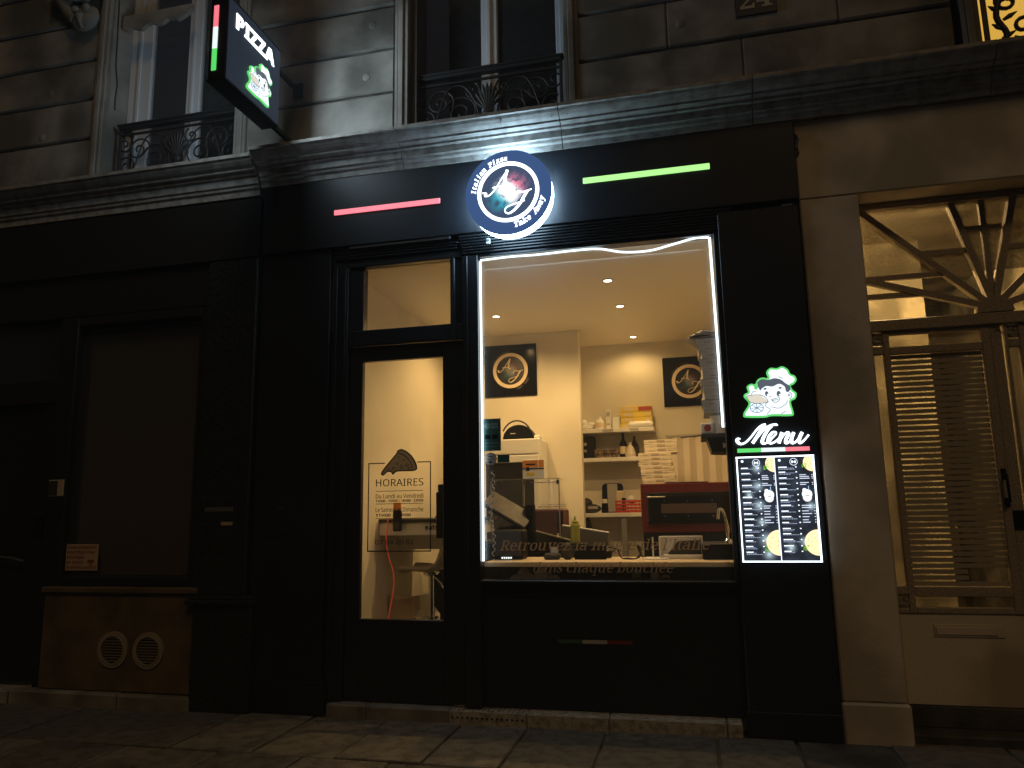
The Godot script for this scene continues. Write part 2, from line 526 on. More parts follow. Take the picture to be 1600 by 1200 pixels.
	cath.backlight_enabled = true; cath.backlight = Color(0.14, 0.12, 0.09)
	cath.heightmap_enabled = true; cath.heightmap_scale = 0.6; cath.uv1_triplanar = true; cath.uv1_scale = Vector3.ONE * 2.2
	cath.heightmap_texture = noise_tex(0.02, 2, 61, Color(0, 0, 0), Color(1, 1, 1), 512, FastNoiseLite.TYPE_CELLULAR, 0.1, 0.9)
	weather(mat("wall", lin(0.80, 0.745, 0.63), 0.75), noise_tex(0.003, 3, 70, Color(0.93, 0.93, 0.92), Color(1, 1, 1)), 0.4, grain, 0.03)
	mat("ceiling", lin(0.88, 0.82, 0.72), 0.55)
	weather(mat("floor_tile", lin(0.52, 0.47, 0.40), 0.4), soft, 0.7)
	weather(mat("hall_wall", lin(0.62, 0.52, 0.33), 0.8), blotch, 0.5)
	mat("white", lin(0.78, 0.76, 0.72), 0.45)
	mat("cream", lin(0.74, 0.60, 0.42), 0.5)
	mat("black", lin(0.009, 0.009, 0.010), 0.4).metallic_specular = 0.3
	mat("black_gloss", lin(0.006, 0.006, 0.007), 0.12).metallic_specular = 0.28
	mat("dark_grey", lin(0.034, 0.034, 0.035), 0.5)
	mat("grey", lin(0.25, 0.25, 0.25), 0.5)
	mat("chrome", lin(0.75, 0.75, 0.76), 0.12, 1.0)
	mat("steel", lin(0.50, 0.49, 0.47), 0.32, 1.0)
	mat("oven_red", lin(0.095, 0.011, 0.010), 0.28)
	mat("red_plastic", lin(0.60, 0.05, 0.022), 0.4)
	mat("red_print", lin(0.42, 0.05, 0.035), 0.55)
	mat("yellow", lin(0.78, 0.58, 0.06), 0.55)
	mat("orange", lin(0.80, 0.28, 0.03), 0.55)
	mat("card", lin(0.74, 0.66, 0.55), 0.75)
	mat("card_print", lin(0.20, 0.13, 0.09), 0.7)
	mat("card_grey", lin(0.42, 0.40, 0.37), 0.75)
	weather(mat("egg_card", lin(0.34, 0.23, 0.15), 0.9), blotch, 3.0)
	mat("egg", lin(0.55, 0.32, 0.18), 0.55)
	mat("kraft", lin(0.52, 0.41, 0.27), 0.8)
	mat("glass_dark", lin(0.018, 0.014, 0.010), 0.1)
	mat("sauce", lin(0.42, 0.42, 0.06), 0.35)
	mat("teal", lin(0.03, 0.10, 0.10), 0.4)
	mat("teal_pale", lin(0.16, 0.26, 0.26), 0.4)
	mat("film", lin(0.85, 0.85, 0.83), 0.25)
	mat("wood", lin(0.075, 0.062, 0.048), 0.45)
	weather(M.wood, noise_tex(0.01, 4, 77, Color(0.6, 0.56, 0.5), Color(1, 1, 1)), 2.0)
	weather(mat("granite", lin(0.40, 0.34, 0.25), 0.4), noise_tex(0.15, 4, 78, Color(0.35, 0.33, 0.3), Color(1, 1, 1)), 1.4)
	mat("plate_blue", lin(0.012, 0.016, 0.030), 0.3)
	mat("plate_cream", lin(0.42, 0.38, 0.30), 0.4)
	mat("sticker", lin(0.50, 0.40, 0.27), 0.6)
	mat("sticker_red", lin(0.30, 0.05, 0.03), 0.6)
	mat("decal", lin(0.030, 0.026, 0.022), 0.6)
	mat("decal_grey", Color(0.50, 0.47, 0.45, 0.75), 0.6).transparency = BaseMaterial3D.TRANSPARENCY_ALPHA
	mat("slogan", Color(0.72, 0.66, 0.60, 0.75), 0.6).transparency = BaseMaterial3D.TRANSPARENCY_ALPHA
	M.slogan.backlight_enabled = true; M.slogan.backlight = Color(0.55, 0.5, 0.45)
	M.decal_grey.backlight_enabled = true; M.decal_grey.backlight = Color(0.4, 0.38, 0.36)
	mat("poster_grey", lin(0.16, 0.14, 0.12), 0.6)
	mat("tri_green", lin(0.03, 0.10, 0.04), 0.5)
	mat("tri_white", lin(0.45, 0.42, 0.36), 0.5)
	mat("tri_red", lin(0.18, 0.02, 0.02), 0.5)
	glow("led", lin(0.78, 0.95, 1.0), 2.4)
	glow("rim", lin(0.52, 0.78, 1.0), 15.0)
	glow("letters", lin(0.84, 0.94, 1.0), 3.2)
	glow("face_white", lin(0.86, 0.96, 1.0), 1.25)
	glow("face_green", lin(0.16, 0.95, 0.22), 0.75)
	glow("face_grey", lin(0.10, 0.12, 0.15), 1.0, lin(0.05, 0.05, 0.06))
	glow("face_tan", lin(0.80, 0.72, 0.60), 1.0)
	glow("face_dark", lin(0.016, 0.022, 0.034), 1.0, lin(0.012, 0.015, 0.022))
	glow("face_bloom", lin(0.045, 0.095, 0.24), 1.0, lin(0.012, 0.015, 0.025))  # logo face glows faintly navy, in place of bloom from the lit rim
	glow("bar_red", lin(1.0, 0.22, 0.28), 1.15)
	glow("bar_green", lin(0.46, 1.0, 0.30), 1.1)
	glow("tri_glow_red", lin(1.0, 0.20, 0.26), 1.0)
	glow("tri_glow_green", lin(0.10, 0.75, 0.14), 1.0)
	glow("tri_glow_white", lin(0.9, 1.0, 1.0), 1.0)
	glow("lamp", lin(1.0, 0.86, 0.62), 8.0)
	glow("lit_window", lin(0.80, 0.45, 0.07), 0.85)
	glow("led_dot", lin(0.9, 1.0, 1.0), 1.5)
	glow("red_cord", lin(0.9, 0.10, 0.05), 0.18, lin(0.5, 0.1, 0.08))
	glow("oven_window_tone", lin(0.07, 0.028, 0.011), 0.30, lin(0.02, 0.015, 0.012))  # weak emission sets the brown tone of the oven window, no lamp inside

func street() -> void:
	struct("ground", S().box(-150, 150, -0.6, -0.30, -150, 150), M.road)
	struct("road", S().box(-60, 60, -0.30, -0.13, 3.2, 10.0), M.road)
	struct("kerb", S().box(-60, 60, -0.30, -0.004, 3.0, 3.2, 0.02), M.paving_pale)
	var pave := struct("pavement", S().box(-60, 60, -0.30, -0.018, -0.3, 3.0), M.mortar)
	# paving stones, laid in rows along the front
	var cuts := [-5.6, -4.75, -4.0, -3.24, -2.62, -1.95, -1.38, -0.82, -0.27, 0.19, 0.72, 1.41, 1.88, 2.41, 3.05, 3.7, 4.5, 5.4]
	var kinds := [M.paving, M.paving_pale, M.paving_dark, M.paving]
	for row in 4:
		var z0: float = [-0.02, 0.87, 1.62, 2.30][row]
		var z1: float = [0.86, 1.61, 2.29, 2.99][row]
		for i in cuts.size() - 1:
			var o := 0.0 if row == 0 else 0.3 * (row % 2) + 0.07 * row
			var top := rng.randf_range(-0.006, 0.003)
			var s := S()
			s.T = Transform3D(Basis.from_euler(Vector3(rng.randf_range(-0.004, 0.004), 0, rng.randf_range(-0.004, 0.004))), Vector3((cuts[i] + cuts[i + 1]) * 0.5 + o, top, (z0 + z1) * 0.5))
			var w: float = (cuts[i + 1] - cuts[i]) * 0.5 - rng.randf_range(0.006, 0.013)
			var q: float = (z1 - z0) * 0.5 - rng.randf_range(0.002, 0.008)
			s.box(-w, w, -0.1, 0.0, -q, q, 0.006)
			obj("paving_stone", s, kinds[rng.randi() % 4], pave)
	# a few bits of litter and grit in the gutter of the front
	var lit := S()
	for i in 60:
		var p := Vector3(rng.randf_range(-1.3, 2.3), 0.003, rng.randf_range(0.07, 0.28) if i < 40 else rng.randf_range(0.3, 1.0))
		lit.ball(p, Vector3(rng.randf_range(0.003, 0.009), rng.randf_range(0.002, 0.005), rng.randf_range(0.003, 0.008)), 6, 4)
	var l := obj("grit", lit, M.paving_pale)
	tag(l, "scattered grit lying on the pavement below the shopfront", "grit"); l.set_meta("kind", "stuff")

func window_unit(parent: Node3D, x0: float, x1: float, y0: float, y1: float, stiles: Array, z: float) -> void:
	var f := S()
	f.box(x0, x1, y1 - 0.07, y1, z - 0.06, z, 0.006)
	f.box(x0, x1, y0, y0 + 0.12, z - 0.06, z, 0.006)
	for s in stiles:
		f.box(s[0], s[1], y0 + 0.12, y1 - 0.07, z - 0.06, z, 0.006)
		var m: float = (s[0] + s[1]) * 0.5
		f.box(m - 0.018, m + 0.018, y0 + 0.12, y1 - 0.07, z + 0.002, z + 0.022, 0.006)
	var w := obj("window", f, M.white_paint, parent)
	for i in stiles.size() - 1:
		obj("pane", S().sheet(stiles[i][1], stiles[i + 1][0], y0 + 0.12, y1 - 0.07, z - 0.03), M.dim_pane, w)
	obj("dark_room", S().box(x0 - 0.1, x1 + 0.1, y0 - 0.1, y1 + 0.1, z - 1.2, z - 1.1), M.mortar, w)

func railing(parent: Node3D, x0: float, x1: float, y0: float, y1: float, z: float, left_return: bool) -> void:
	var s := S()
	s.box(x0, x1, y1 - 0.05, y1 - 0.02, z - 0.03, z + 0.03, 0.006)
	s.box(x0 - 0.015, x1 + 0.015, y1 - 0.02, y1, z - 0.04, z + 0.04, 0.008)
	s.box(x0 + 0.02, x1 - 0.02, y1 - 0.105, y1 - 0.09, z - 0.01, z + 0.01)
	s.box(x0 + 0.02, x1 - 0.02, y0, y0 + 0.02, z - 0.012, z + 0.012)
	for x in [x0 + 0.012, x1 - 0.012]:
		s.box(x - 0.012, x + 0.012, y0, y1 - 0.05, z - 0.012, z + 0.012, 0.003)
	if left_return:
		s.box(x0, x0 + 0.03, y1 - 0.05, y1, z - 0.16, z - 0.04)
		s.box(x0 + 0.004, x0 + 0.022, y0, y1 - 0.05, z - 0.15, z - 0.13)
	var r := obj("balcony_railing", s, M.iron, parent)
	var h := y1 - y0 - 0.1
	var mid := (x0 + x1) * 0.5
	var half := (x1 - x0) * 0.5
	for d in [-1.0, 1.0]:
		for k in [[0.36, 0.36, 0.36, 1.9, 0.4], [0.66, 0.62, 0.30, 1.7, PI + 0.5], [0.85, 0.28, 0.22, 1.4, 0.9], [0.90, 0.78, 0.18, 1.3, 3.6], [0.22, 0.78, 0.18, 1.3, 2.0]]:
			var c := Vector2(mid + d * half * k[0], y0 + h * k[1])
			var a: float = k[4] if d > 0 else PI - k[4]
			obj("scroll", S().tube(spiral(c, h * k[2], k[3], a, d if k[0] != 0.66 else -d, z), 0.0085, 5), M.iron, r)
		var arm := []
		for p in smooth([Vector2(0.10, 0.06), Vector2(0.16, 0.5), Vector2(0.30, 0.86), Vector2(0.48, 0.92), Vector2(0.60, 0.7), Vector2(0.74, 0.16), Vector2(0.95, 0.05)], 4):
			arm.append(Vector3(mid + d * half * p.x, y0 + h * p.y, z + 0.006))
		obj("scroll", S().tube(arm, 0.0075, 5), M.iron, r)
	var pal := S()
	for i in 9:
		var a := PI * 0.5 + (i - 4) * 0.28
		var b := Vector3(mid, y0 + h * 0.32, z + 0.012)
		var tip := b + Vector3(cos(a) * h * 0.30, sin(a) * h * 0.58, 0)
		pal.tube([b, b.lerp(tip, 0.5), b.lerp(tip, 0.85), tip], [0.006, 0.013, 0.015, 0.005], 6, 0.6)
	pal.ball(Vector3(mid, y0 + h * 0.28, z + 0.012), Vector3(0.04, 0.035, 0.02))
	pal.tube([Vector3(mid, y0, z + 0.01), Vector3(mid, y0 + h * 0.28, z + 0.01)], [0.02, 0.012], 6)
	obj("palmette", pal, M.iron, r)

func upper_building() -> void:
	var b := thing("apartment_building", "old stone apartment building with banded walls, cornice and tall dark windows above the shops", "building")
	# piers between the windows: wall cores with stone courses laid over them
	var core := S()
	for p in [[-7.5, -3.82], [-2.2, -0.86], [0.64, 3.28], [5.0, 8.0]]:
		core.box(p[0], p[1], 4.0, 7.6, -0.55, -0.075)
	core.box(-7.5, 8.0, 4.0, 4.46, -0.55, -0.08)
	core.box(-7.5, 8.0, 7.2, 7.6, -0.54, -0.06)
	obj("wall", core, M.mortar, b)
	var lines := [4.40, 4.838, 5.232, 5.626, 6.02, 6.414, 6.81, 7.2]
	for i in lines.size() - 1:
		for p in [[-7.5, -6.2, -5.0, -3.81], [-2.21, -0.85], [0.63, 1.88 if i % 2 == 0 else 1.35, 3.27 if i % 2 == 0 else 2.55, 3.27], [5.0, 6.4, 8.0]]:
			for j in p.size() - 1:
				if p[j + 1] - p[j] < 0.05: continue
				obj("stone_block", S().box(p[j] + 0.002, p[j + 1] - 0.002, lines[i] + 0.012, lines[i + 1] - 0.012, -0.12, -0.05 + rng.randf_range(-0.002, 0.002), 0.012), M.stone if rng.randf() < 0.6 else M.stone_dark, b)
	for p in [[-1.05, 5.47], [-1.10, 5.00], [-4.30, 5.35], [-4.35, 4.92], [1.45, 5.02]]:
		obj("plaster_plug", S().ball(Vector3(p[0], p[1], -0.05), Vector3(0.035, 0.035, 0.008), 12, 6), M.stone_dark, b)
	# window surrounds
	for w in [[-3.69, -2.33, 1], [-0.73, 0.56, 1], [3.44, 4.84, 1]]:
		for e in [[w[0], -1.0], [w[1], 1.0]]:
			var s := S()
			s.box(e[0], e[0] + e[1] * 0.035, 4.40, 7.2, -0.40, -0.045, 0.006)
			s.box(e[0] + e[1] * 0.036, e[0] + e[1] * 0.085, 4.40, 7.2, -0.2, -0.028, 0.008)
			s.box(e[0] + e[1] * 0.086, e[0] + e[1] * 0.115, 4.40, 7.2, -0.2, -0.040, 0.006)
			obj("window_surround", s, M.stone, b)
	window_unit(b, -3.69, -2.33, 4.42, 7.0, [[-3.69, -3.45], [-3.05, -2.91], [-2.53, -2.33]], -0.33)
	window_unit(b, -0.73, 0.56, 4.42, 7.0, [[-0.73, -0.70], [-0.185, -0.045], [0.455, 0.56]], -0.33)
	window_unit(b, 3.44, 4.84, 4.42, 7.0, [[3.44, 3.50], [4.08, 4.20], [4.78, 4.84]], -0.36)
	railing(b, -3.60, -2.355, 4.46, 4.985, -0.17, true)
	railing(b, -0.70, 0.53, 4.46, 4.985, -0.15, false)
	# folded brown shutters beside the second window
	var sh := S()
	for k in 3: sh.box(-0.725 + k * 0.022, -0.708 + k * 0.022, 4.46, 7.0, -0.31 , -0.10 + 0.01 * k, 0.004)
	obj("folded_shutter", sh, M.brown_shutter, b)
	# lit window at the far right: glowing panes behind a black iron grille
	obj("lit_pane", S().box(3.505, 4.775, 4.5, 6.9, -0.35, -0.34), M.lit_window, b)
	var g := S()
	g.box(3.50, 3.53, 4.42, 5.5, -0.17, -0.15)
	g.box(3.44, 4.84, 4.50, 4.53, -0.18, -0.14)
	var gr := obj("window_grille", g, M.iron, b)
	for k in [[3.66, 4.86, 0.11, 1.2, 0.3], [3.80, 5.02, 0.12, 1.6, 2.4], [3.74, 4.66, 0.10, 1.4, 4.0], [4.05, 4.8, 0.16, 1.7, 1.0], [4.4, 4.8, 0.16, 1.7, 2.0]]:
		obj("scroll", S().tube(spiral(Vector2(k[0], k[1]), k[2], k[3], k[4], 1, -0.15), [0.012, 0.013, 0.014, 0.014] + filled(0.014, 60), 6), M.iron, gr)
	var stem := []; var rad := []
	for p in smooth([Vector2(3.60, 4.53), Vector2(3.63, 4.62), Vector2(3.58, 4.75), Vector2(3.62, 4.9), Vector2(3.70, 5.05)], 4): stem.append(Vector3(p.x, p.y, -0.145)); rad.append(0.022)
	var lf := S().tube(stem, rad, 6, 0.5)
	for k in 7:
		var c := Vector3(3.60 + 0.01 * (k % 3), 4.58 + 0.07 * k, -0.145)
		var d := Vector3(0.09 * (1 if k % 2 == 0 else -0.7), 0.05, 0)
		lf.tube([c, c + d * 0.5, c + d], [0.012, 0.02, 0.004], 6, 0.4)
	obj("leaf_stem", lf, M.iron, gr)
	# hanging shutter rod at the left window and a bunched canvas blind at its head
	var rod := []
	for p in [Vector3(-3.62, 6.2, -0.06), Vector3(-3.575, 5.5, -0.03), Vector3(-3.545, 5.32, -0.03), Vector3(-3.555, 5.14, -0.03), Vector3(-3.54, 5.06, -0.02)]: rod.append(p)
	obj("shutter_rod", S().tube(rod, 0.007, 5), M.iron, b)
	var hem := PackedVector2Array([Vector2(-3.64, 6.10), Vector2(-3.64, 5.97)])
	for k in 13: hem.append(Vector2(-3.60 + k * 0.055, 5.945 + 0.022 * sin(k * 1.7) + 0.004 * k))
	hem.append(Vector2(-2.90, 6.05)); hem.append(Vector2(-2.90, 6.10))
	obj("canvas_hem", S().prism(hem, -0.19, -0.15), M.stone, b)
	# carved scroll bracket at the upper left
	var br := S()
	br.box(-4.42, -3.98, 6.16, 7.2, -0.10, 0.10, 0.02)
	for k in 3:
		br.tube(spiral(Vector2(-4.0 - k * 0.002, 6.30), 0.25 - k * 0.075, 1.0, 1.2, -1, 0.11 + k * 0.02, 0.75), 0.032, 7)
	var leaf := []
	for p in smooth([Vector2(-4.33, 6.5), Vector2(-4.27, 6.22), Vector2(-4.16, 6.05), Vector2(-4.06, 5.90)], 5): leaf.append(Vector3(p.x, p.y, 0.04))
	br.tube(leaf, [0.06, 0.06, 0.062, 0.064, 0.066, 0.068, 0.07, 0.072, 0.074, 0.076, 0.078, 0.08, 0.08, 0.078, 0.07, 0.05], 8, 0.8)
	br.ball(Vector3(-3.97, 5.93, 0.0), Vector3(0.17, 0.15, 0.08))
	br.ball(Vector3(-3.90, 5.99, 0.07), Vector3(0.045, 0.045, 0.03)); br.ball(Vector3(-4.03, 5.99, 0.07), Vector3(0.045, 0.045, 0.03))
	br.tube([Vector3(-3.97, 5.92, 0.07), Vector3(-3.965, 5.79, 0.03)], [0.05, 0.02], 8)
	var cbk := obj("carved_bracket", br, M.stone, b)
	cbk.scale = Vector3(0.9, 0.9, 0.9); cbk.position = Vector3(-0.36, 0.70, 0.0)
	# cornices: a long moulded ledge over the pizzeria and a lower one over its neighbour
	var prof := [Vector2(-0.06, 4.08), Vector2(0.065, 4.08), Vector2(0.068, 4.128), Vector2(0.088, 4.140), Vector2(0.092, 4.162), Vector2(0.108, 4.170), Vector2(0.110, 4.228), Vector2(0.135, 4.236), Vector2(0.137, 4.254), Vector2(0.152, 4.262), Vector2(0.178, 4.264), Vector2(0.180, 4.280),
		Vector2(0.192, 4.286), Vector2(0.212, 4.298), Vector2(0.238, 4.322), Vector2(0.250, 4.342), Vector2(0.268, 4.346), Vector2(0.270, 4.374), Vector2(-0.06, 4.425)]
	var low := []
	for p in prof: low.append(Vector2(p.x * 0.86 - 0.005, p.y - 0.055))
	for i in prof.size(): prof[i] = Vector2(prof[i].x, 4.08 + (prof[i].y - 4.08) * 0.88)
	for e in [[-1.965, -0.72, prof], [-0.715, 0.545, prof], [0.551, 1.90, prof], [1.906, 3.4, prof], [3.406, 5.2, prof], [5.206, 8.0, prof], [-7.5, -5.9, low], [-5.895, -4.1, low], [-4.095, -1.985, low]]:
		obj("cornice", S().mould(e[2], e[0], e[1]), M.cornice, b)
	# rough upper edge where the paint has gone
	var chips := S()
	for i in 90:
		var x := rng.randf_range(-1.9, 3.0)
		chips.ball(Vector3(x, 4.338, rng.randf_range(0.22, 0.262)), Vector3(rng.randf_range(0.008, 0.03), rng.randf_range(0.004, 0.012), 0.012), 6, 4)
	for i in 24:
		var x := rng.randf_range(-1.9, 2.2)
		chips.ball(Vector3(x, rng.randf_range(4.262, 4.312), rng.randf_range(0.20, 0.24)), Vector3(rng.randf_range(0.005, 0.014), 0.005, 0.006), 6, 4)
	var ch := obj("crumbled_edge", chips, M.cornice, b); ch.set_meta("kind", "stuff")
	var n := thing("house_number_plate", "dark enamel house number plate reading 24 on the stone wall", "number plate", Vector3(2.0, 5.115, -0.045))
	obj("plate", S().box(-0.145, 0.145, -0.125, 0.125, -0.006, 0.012, 0.004), M.plate_blue, n)
	obj("number", S().text("24", 0.15, Vector3(0, 0, 0.0145), serifb), M.plate_cream, n)

func filled(x: float, k: int) -> Array:
	var a := []; a.resize(k); a.fill(x)
	return a

func pizzeria_front() -> void:
	var f := thing("pizzeria_shopfront", "matte black pizzeria shopfront with glazed door and one large lit window", "shopfront")
	obj("fascia_panel", S().box(-1.94, 2.168, 3.502, 4.078, -0.03, 0.06, 0.004), M.black_panel, f)
	obj("side_panel", S().box(-1.94, -1.34, 0.0, 3.498, -0.03, 0.03, 0.003), M.black_panel, f)
	obj("side_panel", S().box(1.622, 2.155, 0.0, 3.464, -0.03, 0.045, 0.003), M.black_panel, f)
	obj("base_board", S().box(-1.955, -1.305, 0.0, 0.23, 0.03, 0.05, 0.004), M.black_panel, f)
	obj("base_board", S().box(1.60, 2.160, 0.0, 0.16, 0.045, 0.056, 0.003), M.black_panel, f)
	# torn edge of the black covering beside the plaster
	var torn := S()
	for i in 16: torn.box(2.1555, 2.158 + rng.randf() * 0.010, 0.3 + i * 0.195 + rng.randf_range(-0.06, 0.06), 0.32 + i * 0.195 + rng.randf() * 0.09, 0.032, 0.038)
	obj("torn_edge", torn, M.black_panel, f).set_meta("kind", "stuff")
	# frame: posts, head, transom bar
	var fr := S()
	fr.box(-1.338, -1.20, 0.09, 3.46, -0.10, 0.0, 0.006)
	fr.box(-1.318, -1.285, 0.09, 3.36, 0.0, 0.018, 0.006)
	fr.box(-1.235, -1.215, 0.60, 3.34, 0.0, 0.012, 0.004)
	fr.box(-0.262, -0.140, 0.09, 3.345, -0.10, 0.01, 0.006)
	fr.box(-0.232, -0.215, 0.95, 3.34, 0.01, 0.024, 0.005)
	fr.box(-0.345, -0.322, 2.70, 3.34, -0.04, 0.006, 0.005)
	fr.box(-1.20, -0.262, 3.338, 3.46, -0.10, 0.0, 0.006)
	fr.box(-1.20, -0.262, 2.705, 2.828, -0.10, -0.01, 0.006)
	fr.box(-1.20, -1.078, 2.828, 3.338, -0.10, -0.02, 0.004)
	fr.box(-0.366, -0.262, 2.828, 3.338, -0.10, -0.02, 0.004)
	obj("door_frame", fr, M.black_frame, f)
	obj("transom_pane", S().sheet(-1.078, -0.366, 2.828, 3.338, -0.06), M.pane, f)
	obj("jamb_reflection", S().box(-1.336, -1.318, 2.82, 3.30, 0.0, 0.006), M.dark_grey, f)  # grey strip standing for room light reflected on the jamb
	# reeded mouldings above door and window
	for e in [[-1.31, -0.30, 3.352, 3], [-0.255, 1.70, 3.352, 7]]:
		for k in e[3]:
			var y: float = e[2] + k * 0.0205 + (0.05 if e[3] == 3 else 0.0)
			obj("moulding", S().box(e[0] - 0.004 * k, e[1] + 0.003 * k, y, y + 0.017, 0.0, 0.020 + 0.0055 * k, 0.005), M.black_frame, f)
	obj("ledge", S().box(-1.18, -0.34, 3.475, 3.50, 0.03, 0.052, 0.004), M.dark_grey, f)
	# window frame
	var w := S()
	w.box(-0.140, 1.620, 3.326, 3.35, -0.10, 0.0, 0.004)
	w.box(1.586, 1.620, 0.93, 3.326, -0.10, 0.02, 0.004)
	w.box(-0.140, 1.620, 0.925, 0.948, -0.10, 0.015, 0.005)
	var win := obj("window_frame", w, M.black_frame, f)
	obj("pane", S().sheet(-0.140, 1.586, 0.948, 3.326, -0.0465), M.pane, win)
	var pl := S()
	pl.box(-0.262, 1.618, 0.09, 0.924, -0.10, -0.055, 0.003)
	obj("stall_riser", pl, M.black_panel, f)
	obj("bead", S().box(-0.255, 1.612, 0.834, 0.846, -0.055, -0.046, 0.003), M.black_frame, f)
	# door leaf
	var d := S()
	d.box(-1.196, -1.084, 0.095, 2.70, -0.085, -0.035, 0.004)
	d.box(-0.432, -0.268, 0.095, 2.70, -0.085, -0.035, 0.004)
	d.box(-1.084, -0.432, 2.583, 2.70, -0.085, -0.035, 0.004)
	d.box(-1.084, -0.432, 0.095, 0.662, -0.085, -0.035, 0.004)
	var door := obj("door", d, M.black_frame, f)
	obj("pane", S().sheet(-1.084, -0.432, 0.662, 2.583, -0.06), M.pane, door)
	obj("lock_case", S().box(-0.505, -0.35, 1.235, 1.572, -0.125, -0.088, 0.006).box(-0.492, -0.44, 1.572, 1.628, -0.12, -0.09, 0.006), M.black, door)
	obj("keyhole", S().cyl(Vector3(-0.415, 1.13, -0.036), Vector3(-0.415, 1.13, -0.028), 0.014, 0.012), M.dark_grey, door)
	# threshold: stone pieces and a perforated metal tread
	for e in [[-1.285, -0.985, 0], [-0.98, -0.365, 0], [0.185, 0.73, 1], [0.736, 1.475, 1], [1.481, 1.572, 1]]:
		var m: Material = M.sill_stone if e[2] == 1 else M.stone_dark
		var o := rng.randf_range(-0.004, 0.004)
		obj("threshold_stone", S().box(e[0], e[1], -0.05, 0.088 + o, -0.16, 0.060 + o, 0.008), m, f)
	var tr := obj("metal_tread", S().box(-0.36, 0.18, -0.02, 0.083, -0.10, 0.058, 0.004), M.sill_stone, f)
	var holes := S()
	for i in 15:
		for j in 3: holes.cyl(Vector3(-0.335 + i * 0.035, 0.083, -0.035 + j * 0.034), Vector3(-0.335 + i * 0.035, 0.0845, -0.035 + j * 0.034), 0.007, 0.007, 8)
		holes.cyl(Vector3(-0.335 + i * 0.035, 0.04, 0.058), Vector3(-0.335 + i * 0.035, 0.04, 0.0595), 0.008, 0.008, 8)
	var ho := obj("perforations", holes, M.black, tr); ho.set_meta("kind", "stuff")
	var tri := thing("tricolour_strip", "dim green, white and red strip stuck low on the black stall riser", "stripe", Vector3(0.645, 0.537, -0.0545))
	for k in 3:
		obj("band", S().box(-0.255 + k * 0.17, -0.086 + k * 0.17, -0.012, 0.012, 0.0, 0.005, 0.001), [M.tri_green, M.tri_white, M.tri_red][k], tri)
	var pb := thing("letter_box", "small dark letter box with a pale slot on the black panel beside the door", "letter box", Vector3(-1.71, 1.43, 0.03))
	obj("case", S().box(-0.13, 0.13, -0.16, 0.13, 0.0, 0.012, 0.004), M.black_frame, pb)
	obj("slot", S().box(-0.03, 0.05, 0.03, 0.05, 0.012, 0.018, 0.003), M.dark_grey, pb)

